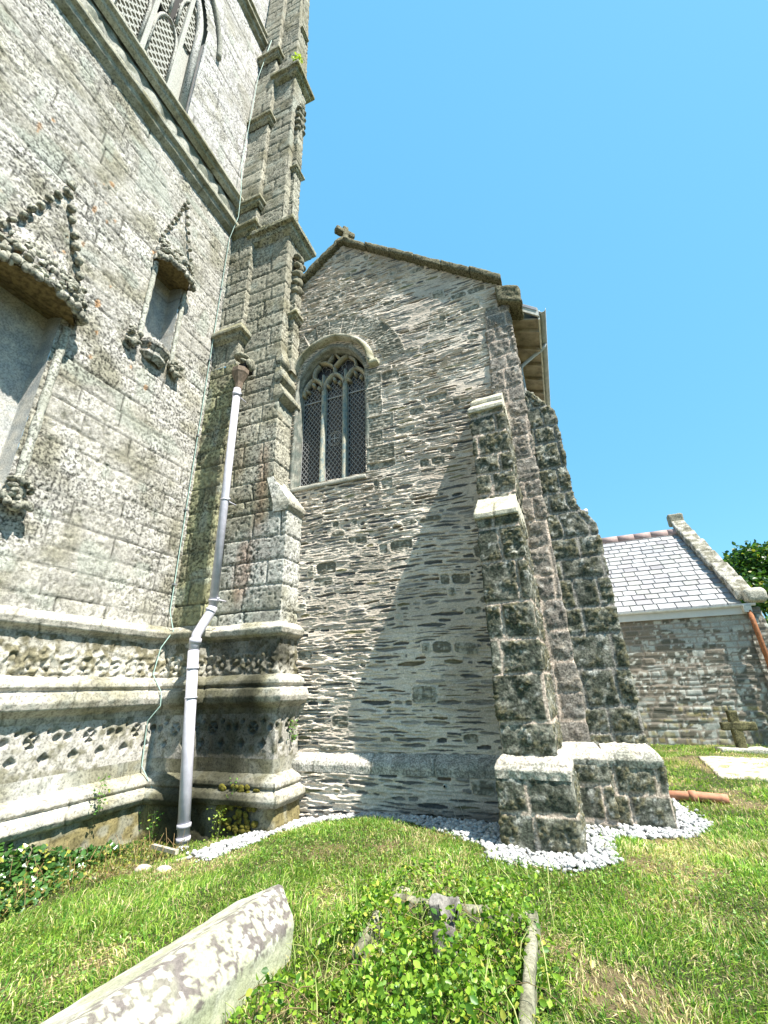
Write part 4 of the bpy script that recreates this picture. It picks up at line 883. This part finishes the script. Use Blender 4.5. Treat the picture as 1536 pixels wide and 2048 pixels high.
# ------------------------------------------------------------ grass
KX0, KX1, KY0, KY1 = -1.42, -.42, 2.35, 3.75
def grass(name, n, xr, yr, hr, wr, seed, label, avoid=True):
    g = np.random.default_rng(seed); ys = g.uniform(*yr, n) ; xs = g.uniform(xr[0], xr[1], n)
    k = (np.abs(np.arctan2(xs, ys)+PSI) < R(52))
    k &= ~footprint(xs, ys)
    w_ = .05*noise(xs*7, ys*7, 0*xs, 3)+.03*g.standard_normal(n); ing = inpoly(xs+w_, ys+w_, PG); k &= ~ing | (g.random(n) < .035)
    k &= ~((xs > -2.28) & (xs < -1.80) & (ys < 2.98)); k &= ~((xs > 1.9) & (ys > 9.1) & (ys < 11.6) & (g.random(n) > .12+.5*sm(.0, .5, noise(xs*2, ys*2, 0*xs, 3)+.5*sm(.6, 1.1, np.maximum(np.abs(xs-3.3), np.abs(ys-10.35))))) & (xs < 4.6)); k &= ~((ys > 13.5) & (xs < 5))
    a, b_ = grass_col(xs, ys); straw = sm(-.0, .5, a+.3*b_)
    nk = sm(-.25, .2, noise(xs*3, ys*3, 0*xs, 77)); k &= g.random(n) > .35*straw*(1-nk)
    k &= g.random(n) > .7*((xs < -4.55) & (ys > 3.0))
    xs, ys, straw = xs[k], ys[k], straw[k]; n = len(xs)
    tall = 1+.5*noise(xs*2.1, ys*2.1, 0*xs, 44)
    h = g.uniform(*hr, n)*(1-.35*straw)*tall; w_ = g.uniform(*wr, n); th = g.uniform(0, 2*pi, n); lean = g.uniform(.25, 1.5, n)*h*(1+.9*(g.random(n) < .3)); ph = np.where(g.random(n) < .5, g.uniform(0, 2*pi, n), 5*noise(xs*1.5, ys*1.5, 0*xs, 99)+g.normal(0, .5, n)); h = h*np.where(lean > h, .6, 1)
    z0 = ground_z(xs, ys)-.006; dx, dy = np.cos(th)*w_/2, np.sin(th)*w_/2; lx, ly = np.cos(ph)*lean, np.sin(ph)*lean
    V = np.stack([np.stack([xs-dx, ys-dy, z0], -1), np.stack([xs+dx, ys+dy, z0], -1), np.stack([xs+dx*.8+lx*.35, ys+dy*.8+ly*.35, z0+h*.6], -1), np.stack([xs-dx*.8+lx*.35, ys-dy*.8+ly*.35, z0+h*.6], -1), np.stack([xs+lx, ys+ly, z0+h*np.clip(1-.25*(lean/h), .35, 1)], -1)], 1)
    i0 = np.arange(n)[:, None]*5
    Fc = np.concatenate([i0+np.array([0, 1, 2]), i0+np.array([0, 2, 3]), i0+np.array([3, 2, 4])])
    r = g.random(n); gcol = lerp((.055, .19, .018), (.40, .54, .09), g.random(n)**1.4); scol = lerp((.45, .36, .16), (.85, .74, .45), g.random(n))
    isst = g.random(n) < .14+.42*straw; c = np.where(isst[:, None], scol, gcol); c = c*(.5+.85*r)[:, None]*(1+.25*noise(xs*2.5, ys*2.5, 0*xs, 91))[:, None]
    cv = np.repeat(c[:, None], 5, 1)
    o = mesh(name, V.reshape(-1, 3), Fc, m_grass, None, cv.reshape(-1, 3), False); return tag(o, label, 'grass', kind='stuff')
m_grass = leaf_mat('grass_blades', .5, .4, .3)
grass('grass', 300000, (-6.4, 3.6), (1.3, 6.4), (.02, .085), (.0035, .0085), 1, 'short sunlit churchyard grass with straw patches')
grass('grass', 120000, (-1, 9), (5.2, 13.6), (.04, .10), (.006, .012), 2, 'grass on the lawn behind the buttress')

# ------------------------------------------------------------ leafy plants
def leaves(name, pts, size, cols, seed, mat, parent, nrm_up=.6, kind=None, lobed=False):
    g = np.random.default_rng(seed); n = len(pts); pts = np.array(pts)
    s = g.uniform(*size, n); yaw = g.uniform(0, 2*pi, n); tl = g.normal(0, nrm_up, n); t2 = g.normal(0, nrm_up, n)
    L = np.array([(-.0, 0, 0), (.38, .45, .06), (.30, .85, .03), (0, 1.15, -.1), (-.30, .85, .03), (-.38, .45, .06), (0, .5, -.05)]) if not lobed else np.array([(0, 0, 0), (.55, .15, .05), (.35, .75, .05), (0, 1.15, -.08), (-.35, .75, .05), (-.55, .15, .05), (0, .4, -.06)])
    P = L[None]*s[:, None, None]
    ct, st = np.cos(tl)[:, None], np.sin(tl)[:, None]; P = np.stack([P[..., 0], P[..., 1]*ct-P[..., 2]*st, P[..., 1]*st+P[..., 2]*ct], -1)
    ct, st = np.cos(t2)[:, None], np.sin(t2)[:, None]; P = np.stack([P[..., 0]*ct+P[..., 2]*st, P[..., 1], -P[..., 0]*st+P[..., 2]*ct], -1)
    c, q = np.cos(yaw)[:, None], np.sin(yaw)[:, None]; P = np.stack([P[..., 0]*c-P[..., 1]*q, P[..., 0]*q+P[..., 1]*c, P[..., 2]], -1)+pts[:, None]
    i0 = np.arange(n)[:, None]*7; Fc = np.concatenate([i0+np.array(t) for t in ([0, 1, 6], [1, 2, 6], [2, 3, 6], [3, 4, 6], [4, 5, 6], [5, 0, 6])])
    cc = lerp(cols[0], cols[1], g.random(n)); yl = g.random(n) < .08; cc[yl] = lerp(cc[yl], (.45, .42, .08), .7+0*yl[yl]); cc = cc*g.uniform(.7, 1.25, n)[:, None]
    return mesh(name, P.reshape(-1, 3), Fc, mat, parent, np.repeat(cc, 7, 0), True)
m_leaf = leaf_mat('bramble_leaf', .42, .35, .4); m_ivy = leaf_mat('ivy_leaf', .3, .12, .6)
def bmask(x, y): return np.exp(-(((x+.95)/.62)**4+((y-3.05)/1.05)**4))
g = np.random.default_rng(3)
n = 26000; xs = g.uniform(-1.9, -.1, n); ys = g.uniform(1.9, 4.5, n); mk = bmask(xs, ys)*(.6+.75*noise(xs*4, ys*4, 0*xs, 7)); 
hole = np.exp(-(((xs+.84)/.14)**2+((ys-2.86)/.2)**2)); mk = mk*(1-.9*hole)
k = g.random(n) < mk; xs, ys, mk = xs[k], ys[k], mk[k]
hz = (.04+.24*mk)*g.uniform(.1, 1, len(xs))**.7*(1+.8*noise(xs*4.5, ys*4.5, 0*xs, 9)); zz = ground_z(xs, ys)+hz
nn_ = 26000; cx2 = g.uniform(-5, 3, nn_); cy2 = g.uniform(1.5, 6, nn_); kk_ = (noise(cx2*1.3, cy2*1.3, 0*cx2, 55)+.3*noise(cx2*5, cy2*5, 0*cx2, 56) > .12) & ~footprint(cx2, cy2) & ~inpoly(cx2, cy2, PG) & ~((cx2 > -2.35) & (cx2 < -1.72) & (cy2 < 3.05)); cx2, cy2 = cx2[kk_], cy2[kk_]
tag(leaves('clover', np.stack([cx2, cy2, ground_z(cx2, cy2)+g.uniform(.01, .05, len(cx2))], -1), (.008, .022), ((.07, .18, .03), (.24, .38, .08)), 15, leaf_mat('clover_leaf', .5, .3, .3), None, .5), 'small clover and weed leaves mixed into the lawn', 'clover', kind='stuff')
br = thing('bramble_patch', 'sprawling patch of leafy green bramble growing over the kerbed grave', 'bramble', (-.95, 3.1, 0))
leaves('leaves', np.stack([xs, ys, zz], -1), (.012, .040), ((.04, .13, .012), (.30, .46, .05)), 5, m_leaf, br, .75)
stm = []
for i in range(90):
    a = g.uniform(0, 2*pi); x, y = g.uniform(-1.4, -.45), g.uniform(2.4, 3.9); L = g.uniform(.15, .45); z = float(ground_z(x, y)); h = g.uniform(.08, .26)
    stm.append(tube([(x+cos(a)*L*t, y+sin(a)*L*t, z+h*4*t*(1-t*.75)*.6+.01) for t in np.linspace(0, 1, 6)], .0022, 4, False))
v, f = join_geo(stm); mesh('stems', v, f, simple('bramble_stem', (.16, .12, .05), .7), br)
nb_ = 240; bx_ = g.uniform(-1.7, -.3, nb_); by_ = g.uniform(2.1, 4.2, nb_); st2 = [tube([(x, y, float(ground_z(x, y))), (x+a*.4, y+b_*.4, float(ground_z(x, y))+h*.75), (x+a, y+b_, float(ground_z(x, y))+h)], [.003, .0028, .0008], 3, False) for x, y, a, b_, h in zip(bx_, by_, g.uniform(-.18, .18, nb_), g.uniform(-.18, .18, nb_), g.uniform(.08, .26, nb_))]
v, f = join_geo(st2); tag(mesh('tall_grass', v, f, leaf_mat('tall_grass_blade', .5, .3, .3), None, lerp((.12, .26, .03), (.6, .58, .25), g.random(len(v)//9).repeat(9))), 'long grass blades coming up through the bramble patch', 'grass', kind='stuff')
iv = thing('ivy_patch', 'dark glossy ivy and weeds at the foot of the tower plinth, lower left', 'ivy', (-5.3, 3.6, -.2))
n = 5200; ys = g.uniform(1.6, 5.0, n); xs = -5.75+g.random(n)**1.3*(.35+.75*sm(4.9, 3.2, ys))
hh = (.30*sm(4.9, 3.4, ys)+.05)*np.exp(-((xs+5.75)/.5)**2); zz = ground_z(xs, ys)+g.random(n)*hh+.03
k = g.random(n) < .35+.65*sm(4.6, 3.6, ys); leaves('leaves', np.stack([xs, ys, zz], -1)[k], (.03, .06), ((.02, .07, .015), (.07, .17, .03)), 6, m_ivy, iv, .6, lobed=True)
n = 1500; ys = g.uniform(2.6, 5.2, n); xs = -5.5+g.random(n)*.9; zz = ground_z(xs, ys)+g.random(n)*.12
leaves('dry_leaves', np.stack([xs, ys, zz], -1), (.015, .035), ((.22, .15, .06), (.2, .26, .05)), 16, m_leaf, iv, .8)
v, f = join_geo([tube([(x, y, float(ground_z(x, y))), (x+dx*.5, y+dy*.5, float(ground_z(x, y))+h*.6), (x+dx, y+dy, float(ground_z(x, y))+h)], .0025, 4, False) for x, y, dx, dy, h in zip(g.uniform(-5.6, -4.6, 120), g.uniform(2.8, 5.2, 120), g.uniform(-.12, .12, 120), g.uniform(-.12, .12, 120), g.uniform(.06, .28, 120))])
mesh('stems', v, f, simple('dry_stem', (.3, .2, .09), .8), iv)
def sprig(x, y, z, h, n, label, r=.07, cols=((.05, .15, .02), (.16, .32, .05)), nm='wall_weed', sz=(.02, .04)):
    t = thing(nm, label, 'weed', (x, y, z)); gg = np.random.default_rng(int(abs(x*1000+z*77)))
    st_ = [tube([(x, y, z), (x+gg.uniform(-r, r)*.5, y+gg.uniform(-r, r)*.5, z+h*.5), (x+gg.uniform(-r, r), y+gg.uniform(-r, r), z+h)], .002, 4, False) for _ in range(5)]
    v, f = join_geo(st_); mesh('stems', v, f, m_stem, t)
    p = np.stack([x+gg.normal(0, r*.6, n), y+gg.normal(0, r*.6, n), z+h*gg.random(n)], -1); leaves('leaves', p, sz, cols, 3, m_leaf, t, .7); return t
m_stem = simple('weed_stem', (.12, .16, .05), .7)
sprig(-5.62, 4.62, .12, .42, 60, 'small leafy weed growing from the base moulding of the tower, left of the conductor')
sprig(-5.45, 5.35, -.3, .3, 70, 'green weed at the ground left of the downpipe foot', .12)
sprig(-4.5, 5.5, -.3, .35, 60, 'yellow-green weed in the recess right of the downpipe', .1, ((.2, .3, .03), (.3, .42, .06)))
sprig(-4.35, 5.6, .1, .28, 30, 'tiny fern on the mossy plinth right of the downpipe', .08)
sprig(-4.75, 6.0, 19.9, .3, 70, 'bright yellow-green tuft growing on the high buttress ledge', .12, ((.3, .42, .04), (.4, .5, .08)), sz=(.05, .09))
sprig(-3.85, 6.15, .75, .3, 50, 'small fern in the corner between tower and chapel', .06)
g = np.random.default_rng(23)
moss = stone_mat('dark_moss', 30, .5, 1.4, color=(.1, .09, .015), bump=1, bd=.02)
mo = thing('moss_clump', 'dark olive moss growing on the wet plinth right of the downpipe', 'moss', (-4.2, 5.6, 0))
lumpy('moss', [((g.uniform(-4.6, -4.0), 5.60, g.uniform(-.28, .28)), (g.uniform(.02, .06), .02, g.uniform(.02, .045))) for _ in range(90)], moss, mo, (.1, .09, .02))
for (x, y, h) in ((-1.35, 6.12, .33), (-1.45, 6.1, .26)):
    t = thing('dry_stalk', 'thin dry grass stalk against the foot of the chapel wall, %s one' % ('longer' if h > .3 else 'shorter'), 'weed', (x, y, -.1)); mesh('stalk', *tube([(x, y, -.1), (x-.06, y+.01, .06), (x-.17, y+.02, h)], .003, 4), m_oldwood, t)
g = np.random.default_rng(31)

# ------------------------------------------------------------ graves
def lich_col(V, d):
    n = fbm(V[:, 0]*16, V[:, 1]*16, V[:, 2]*16, 3, 4); n2 = fbm(V[:, 0]*7, V[:, 1]*7, V[:, 2]*7, 9, 3)
    c = lerp((.34, .345, .25), (.52, .51, .45), sm(-.3, .3, n2+.4*n)); side = sm(.17, .08, V[:, 2])
    n5 = fbm(V[:, 0]*38, V[:, 1]*38, V[:, 2]*38, 5, 3); dk = sm(.0, .07, .4*n+.3*n2+.9*n5)*(1-.8*side)*sm(-2.2, -1.85, V[:, 0]+.15*n2); c = lerp(c, (.12, .10, .095), dk*.92)
    return lerp(c, (.42, .44, .28), side*.6+.25*sm(.1, .4, n2))
def coped():
    t = thing('coped_gravestone', 'long low gravestone covered in white and purple lichen, lying in the grass', 'gravestone', (-2.02, 1.6, 0))
    sec = [(-.28, -.12), (-.275, .15), (-.25, .185), (.10, .325), (.135, .325), (.25, .20), (.262, .165), (.235, -.12)]
    sp = np.array(sec); L = np.r_[0, np.cumsum(np.linalg.norm(np.diff(sp, axis=0), axis=1))]; u = np.linspace(0, L[-1], 110); sx_ = np.interp(u, L, sp[:, 0]); sz = np.interp(u, L, sp[:, 1])
    yy = np.linspace(-.2, 2.97, 260)
    Xs = np.tile(sx_, (len(yy), 1)); Zs = np.tile(sz, (len(yy), 1)); Ys = np.tile(yy[:, None], (1, 110))
    Xs = Xs*(1.12-.05*Ys)-2.03+.03*(Ys-1.5); Ys = Ys-.09*sm(2.6, 2.97, Ys)*np.clip((Xs+1.98)/.25, 0, 1)
    Zs = Zs+.004*noise(Ys*9, Xs*3, 0*Xs, 3)
    P = np.stack([Xs, Ys, Zs], -1); n_ = fbm(P[..., 0]*14, P[..., 1]*14, P[..., 2]*14, 3, 3); P[..., 2] += .007*n_; P[..., 0] += .005*n_
    V = P.reshape(-1, 3); idx = np.arange(V.shape[0]).reshape(P.shape[:2]); f = np.stack([idx[:-1, :-1], idx[:-1, 1:], idx[1:, 1:], idx[1:, :-1]], -1).reshape(-1, 4).tolist()
    f.append([int(i) for i in idx[-1][::-1]])
    mesh('stone', V, f, stone_mat('lichen_white_stone', 55, .75, 1.1, .35, .6, bump=.7, bd=.006, fine=.2), t, lich_col(V, None))
coped()
kg = thing('grave_kerb', 'weathered stone kerb of an overgrown grave among the brambles', 'grave kerb', (-.9, 3, 0))
colk = lambda V, d: lerp((.26, .25, .18), (.10, .10, .06), sm(-.2, .4, fbm(V[:, 0]*20, V[:, 1]*5, V[:, 2]*20, 2, 3)))
rough_box('kerb_rail', (-.40, 2.95, .03), (.06, 1.3, .2), m_dress, kg, rot=.03, res=.02, amp=.006, colf=colk)
rough_box('kerb_rail', (-1.36, 3.12, .0), (.06, .5, .2), m_dress, kg, rot=.12, res=.02, amp=.006, colf=colk, seed=4)
rough_box('kerb_rail', (-.9, 3.55, .03), (.9, .07, .18), m_dress, kg, rot=0, res=.02, amp=.006, colf=colk, seed=5)
vs = thing('broken_flower_vase', 'small broken grey stone flower vase standing among the brambles on the grave', 'vase', (-.84, 2.98, .05))
rough_box('vase_base', (-.84, 2.98, .17), (.13, .12, .12), m_dress, vs, rot=.2, res=.015, amp=.004, colf=lambda V, d: lerp((.22, .2, .17), (.1, .09, .08), sm(-.2, .2, fbm(V[:, 0]*40, V[:, 1]*40, V[:, 2]*40, 3, 3))))
ring = []; nn = 14
for z, r in ((.24, .05), (.27, .075), (.33, .09), (.335, .08), (.28, .06), (.25, .03)): ring.append([(-.83+r*cos(t), 2.99+r*sin(t), z+.012*sin(3*t)) for t in np.linspace(-.3, 4.6, nn)])
V = [p for r_ in ring for p in r_]; mesh('vase_bowl', V, [[k*nn+i, k*nn+i+1, (k+1)*nn+i+1, (k+1)*nn+i] for k in range(5) for i in range(nn-1)], m_dress, vs, (.2, .19, .17))
def rock(x, y, r, col, label, z=None):
    gg = np.random.default_rng(int(abs(x*100))); V = IV*np.array((r, r*.7, r*.45)); V = V*(1+.2*noise(V[:, 0]*20+x, V[:, 1]*20, V[:, 2]*20, 3))[:, None]+np.array((x, y, float(ground_z(x, y)) if z is None else z))
    return tag(mesh('loose_stone', V, IF, m_dress, None, col, True, loc=(x, y, float(ground_z(x, y)))), label, 'stone', 'loose stones in the grass')
rock(-1.42, 3.95, .09, (.5, .46, .36), 'flat pale stone in the grass behind the bramble patch')
rock(-4.55, 4.42, .1, (.5, .42, .35), 'pinkish loose stone in the grass left of the downpipe')
rock(-4.2, 4.35, .09, (.5, .46, .38), 'pale flat stone beside the boards at the downpipe foot')
rock(-4.9, 4.1, .05, (.6, .5, .42), 'small pale stone at the edge of the ivy')
bd = thing('timber_board', 'grey weathered board lying from the downpipe foot along the gravel edge', 'board', (-4, 5, -.3))
def board(a, b_, w_, th):
    a, b_ = Vector(a), Vector(b_); d = (b_-a).normalized(); s = d.cross(Vector((0, 0, 1))).normalized()*w_/2; u = Vector((0, 0, th))
    V = [a-s, a+s, b_+s, b_-s]; V = V+[p+u for p in V]; return [tuple(p) for p in V], [[0, 3, 2, 1], [4, 5, 6, 7], [0, 1, 5, 4], [1, 2, 6, 5], [2, 3, 7, 6], [3, 0, 4, 7]]
mesh('plank', *board((-4.30, 4.62, -.29), (-3.62, 5.45, -.2), .06, .05), m_oldwood, bd, smooth=False)
b2_ = thing('short_stick', 'short grey stick lying left of the downpipe foot', 'stick', (-4.8, 5, -.3))
mesh('wood', *board((-5.05, 5.0, -.29), (-4.55, 4.88, -.28), .045, .04), m_oldwood, b2_, smooth=False)
tp = thing('clay_drain_pipe', 'reddish clay drain pipe lying in the grass right of the buttress', 'drain pipe', (1.4, 7.6, .05))
mesh('pipe', *tube([(.8, 7.62, .04), (1.4, 7.6, .045), (1.62, 7.595, .035), (1.7, 7.59, .03)], .055, 16), m_clay, tp)
mesh('socket', *tube([(1.28, 7.6, .045), (1.36, 7.6, .045)], .066, 16), m_clay, tp)
sb = thing('ledger_slab', 'flat pale grave slab lying before the small stone cross', 'grave slab', (3.2, 10.3, 0))
rough_box('slab', (3.3, 10.35, -.02), (2.3, 2.3, .10), m_dress, sb, rot=-.1, res=.05, amp=.012, fr=8, colf=lambda V, d: lerp((.56, .50, .42), (.25, .24, .13), sm(-.1, .25, fbm(V[:, 0]*9, V[:, 1]*9, V[:, 2], 3, 4))))
cr = thing('stone_cross', 'small mossy stone grave cross standing before the low chapel wall', 'grave cross', (3.22, 12.4, 0))
def moss_c(V, d): return lerp((.13, .12, .06), (.05, .05, .025), sm(-.2, .3, fbm(V[:, 0]*10, V[:, 1]*10, V[:, 2]*10, 3, 3)))
rough_box('cross_shaft', (3.28, 12.4, .38), (.19, .14, .86), m_crust, cr, rot=.1, res=.03, amp=.01, colf=moss_c, tilt=None)
rough_box('cross_arm', (3.33, 12.4, .5), (.66, .13, .17), m_crust, cr, rot=.1, res=.03, amp=.01, colf=moss_c, seed=3)
rough_box('cross_base', (3.28, 12.42, .02), (.9, .4, .14), m_crust, cr, rot=.1, res=.04, amp=.01, colf=lambda V, d: np.tile((.42, .4, .33), (len(V), 1)), seed=6)

# ------------------------------------------------------------ far chapel range
fb = thing('slate_roofed_annex', 'low rubble building with pale slate roof and raised gable coping, right', 'building', (3, 13.6, 0))
FY = 13.6; fx1 = 4.72
farl = Lay(61, -.5, 4, (.07, .17), -2, 8, (.14, .5))
def far_fn(Sg, Z, P, G):
    x, y, z = P[..., 0], P[..., 1], P[..., 2]; i, ds, dz, hs, hz = farl(Sg+.03*noise(Sg*3, Z*3, 0*Z, 2), Z+.03*noise(Sg*2, Z*3, 0*Z, 4)); d = np.minimum(ds, dz); m = sm(.006, .02, d)
    c = lerp((.10, .10, .08), (.22, .19, .15), rnd(i, 3)); pat = sm(-.1, .2, fbm(x*4, z*4, 0*z, 7, 3)+.4*sm(1.5, 3.5, x)-.05)
    sp = np.maximum(sm(.3, .38, noise(x*10, z*10, 0*z, 9)), sm(.38, .45, noise(x*18, z*18, 0*z, 10))); c = lerp(c, (.48, .49, .44), sp*pat*.9); big = sm(.35, .42, noise(x*3, z*4, 0*z, 19)); c = lerp(c, (.36, .38, .35), big*.8)
    yl = sm(.2, .5, noise(x*7, z*9, 0*z, 29))*(Z < .9); c = lerp(c, (.3, .25, .1), .6*yl)
    return .02*m*(rnd(i, 5)+.3)+.008*fbm(x*9, z*9, 0*z, 3, 2), lerp((.28, .24, .2), c, m)
loft('wall', [(-.3, [(-1, FY), (fx1-.05, FY), (fx1+.0, 19)]), (3.15, [(-1, FY), (fx1-.05, FY), (fx1+.0, 19)])], .03, far_fn, m_rubble, fb)
loft('wall', [(-.3, [(fx1-.25, FY-.12), (fx1+.35, FY-.12), (fx1+.3, 14.6)]), (2.2, [(fx1-.25, FY-.05), (fx1+.2, FY-.05), (fx1+.15, 14.6)]), (3.1, [(fx1-.15, FY-.02), (fx1+.1, FY-.02), (fx1+.1, 14.6)])], .03, far_fn, m_rubble, fb)
# slates as real overlapping tiles
rz0, rz1, ry0, ry1 = 3.20, 6.02, FY-.08, 16.25
N_ = 17; tiles = []; cols_ = []; rr = random.Random(6); Lr = hypot(rz1-rz0, ry1-ry0); nrm = Vector((0, -(rz1-rz0), (ry1-ry0))).normalized(); dv = Vector((0, ry1-ry0, rz1-rz0))/N_
V = []; Fc = []; cc = []
for k in range(N_):
    x = -.6-(k % 2)*.18
    while x < 4.45:
        w_ = rr.uniform(.3, .42); xb = min(x+w_-.025, 4.48); p = Vector((0, ry0, rz0))+dv*k; q = p+dv*1.08; lo = nrm*(.03+rr.uniform(0, .006)); hi = nrm*.004; n0 = len(V)
        V += [(x, (p+lo).y, (p+lo).z-rr.uniform(0, .008)), (xb, (p+lo).y, (p+lo).z), (xb, (q+hi).y, (q+hi).z), (x, (q+hi).y, (q+hi).z), (x, p.y, p.z-.01), (xb, p.y, p.z-.01)]
        Fc += [[n0, n0+1, n0+2, n0+3], [n0, n0+4, n0+5, n0+1]]; c = rr.choice([(.32, .32, .33), (.35, .35, .36), (.30, .30, .31), (.27, .26, .27), (.33, .33, .33), (.38, .38, .38), (.31, .31, .30)]); t = rr.uniform(.85, 1.1); cc += [tuple(a*t for a in c)]*6; x += w_
m_tile = stone_mat('slate_tiles', 12, .85, 1.08, .35, .65, rough=.5, bump=.2, bd=.004, fine=.08)
mesh('slate_roof', V, Fc, m_tile, fb, cc, False)
mesh('roof_deck', *prism([(ry0, rz0-.04), (ry1, rz1-.04), (18.9, rz0-.04)], -.6, 4.5, 'x'), m_slate, fb, smooth=False)
for k in range(10):
    x = -.5+k*.5; v, f = tube([(x, ry1-.02, rz1-.06), (x+.49, ry1-.02, rz1-.06)], .17, 12); mesh('ridge_tile', v, f, m_ridge, fb)
cp = [(4.45, FY-.15, 3.30), (4.72, 16.3, 6.40)]
def rake():
    P0, P1 = Vector((4.62, FY-.12, 3.34)), Vector((4.40, 16.35, 6.28)); n = 6
    for k in range(n):
        a, b_ = P0.lerp(P1, k/n), P0.lerp(P1, (k+1)/n-.01); c = (a+b_)/2; sl2 = (b_.z-a.z)/(b_.y-a.y)
        rough_box('coping_stone', (c.x, c.y, c.z+.06), (.40, (b_-a).y+.01, .28), m_crust, fb, rot=-0.0, res=.04, amp=.014, fr=12, round_=.04, tilt=(0, sl2), seed=k, colf=lambda V, d: lerp((.40, .38, .33), (.16, .15, .11), sm(-.25, .2, fbm(V[:, 0]*9, V[:, 1]*9, V[:, 2]*9, 4, 3))))
rake()
rough_box('kneeler', (4.78, FY-.14, 3.36), (.46, .35, .36), m_crust, fb, res=.035, amp=.015, fr=10, round_=.12, colf=lambda V, d: np.tile((.42, .4, .33), (len(V), 1)))
rough_box('apex_stone', (4.40, 16.42, 6.48), (.44, .28, .4), m_crust, fb, res=.035, amp=.015, fr=10, round_=.05, colf=lambda V, d: np.tile((.25, .24, .18), (len(V), 1)))
mesh('fascia', *box(-.6, 4.62, FY-.10, FY-.03, 2.94, 3.17), simple('grey_fascia', (.55, .56, .54), .6, 0, 5, .1), fb, smooth=False)
gp = [(FY-.17+.06*cos(t), 3.17+.06*sin(t)) for t in np.linspace(pi, 2*pi, 8)]; mesh('gutter', *prism(gp, -.6, 4.72, 'x'), simple('white_gutter', (.7, .71, .72), .5), fb, smooth=False)
mesh('gutter_outlet', *box(4.44, 4.60, FY-.25, FY-.1, 2.96, 3.14), m_fascia, fb, smooth=False)
v, f = tube([(4.55, FY-.2, 3.0), (4.56, FY-.22, 2.6), (4.62, FY-.22, 0)], .055, 12); mesh('rusty_downpipe', v, f, m_rust, fb)
# roof verge and flue beyond
fl = thing('flue_roof', 'small pale roof slope with a metal flue pipe just showing beyond the buttress', 'roof', (2.3, 21, 0))
rough_box('verge', (2.32, 22, 8.0), (.5, .5, 1.9), m_crust, fl, res=.08, amp=.02, tilt=None, colf=lambda V, d: np.tile((.5, .5, .5), (len(V), 1)), taper=.65)
mesh('flue', *tube([(2.28, 22, 8.6), (2.28, 22, 9.15)], .10, 14), m_grey, fl); mesh('flue_cowl', *tube([(2.28, 22, 9.12), (2.28, 22, 9.32)], .15, 14), simple('flue_zinc', (.5, .5, .56), .4, .6), fl)

# ------------------------------------------------------------ trees, hedge bank beyond
def tree(x, y, base, h, r, seed, label, cols, nl=9000, group=None, ls=(.16, .34)):
    g = np.random.default_rng(seed); t = thing('broadleaf_tree', label, 'tree', (x, y, base), 'trees beyond the annex')
    segs = [tube([(x, y, base), (x+.2, y, base+h*.35), (x, y+.2, base+h*.6)], [h*.035, h*.025, h*.012], 8)]
    cl = []
    for k in range(30):
        a = g.uniform(0, 2*pi); e = g.uniform(-.35, 1) ; rr_ = r*g.uniform(.45, .95)*math.sqrt(max(.05, 1-max(0, e)**2)); c = (x+cos(a)*rr_, y+sin(a)*rr_, base+h*.58+e*h*.36); cl.append((c, r*g.uniform(.22, .4)))
        if k < 12: segs.append(tube([(x, y, base+h*.3), ((x+c[0])/2, (y+c[1])/2, base+h*.5), c], [h*.012, h*.008, h*.003], 5))
    v, f = join_geo(segs); mesh('trunk', v, f, simple('bark', (.12, .1, .07), .9, 0, 8, .4), t)
    ps = []
    for (c, q) in cl:
        m = nl//len(cl); d = g.normal(size=(m, 3)); d /= np.linalg.norm(d, axis=1)[:, None]; ps.append(np.array(c)+d*(q*g.uniform(.55, 1.05, m))[:, None]*np.array((1, 1, .75)))
    leaves('crown', np.concatenate(ps), ls, cols, seed, m_leaf, t, .9)
dk = ((.02, .06, .015), (.07, .15, .03))
tree(15.2, 40, .4, 10.2, 4.2, 1, 'dark green broadleaf tree on the skyline at the right edge, behind the gable coping', dk, 15000)
tree(21.5, 44, .4, 10.8, 4.6, 2, 'second broadleaf tree at the right edge, further out', dk, 9000)
tree(9.6, 25, .1, 3.9, 1.8, 4, 'low bright bushy tree just past the annex corner', ((.04, .12, .02), (.14, .26, .05)), 9000, ls=(.08, .16))
hb_ = thing('stone_bank', 'low drystone bank at the edge of the churchyard beyond the annex', 'wall', (9, 20, 0))
rough_box('bank', (10.5, 20.5, .65), (9, .7, 1.5), m_crust, hb_, rot=.15, res=.1, amp=.06, fr=5, round_=.15, colf=lambda V, d: lerp((.3, .28, .24), (.15, .15, .1), sm(-.2, .3, fbm(V[:, 0]*4, V[:, 1]*4, V[:, 2]*6, 3, 3))))
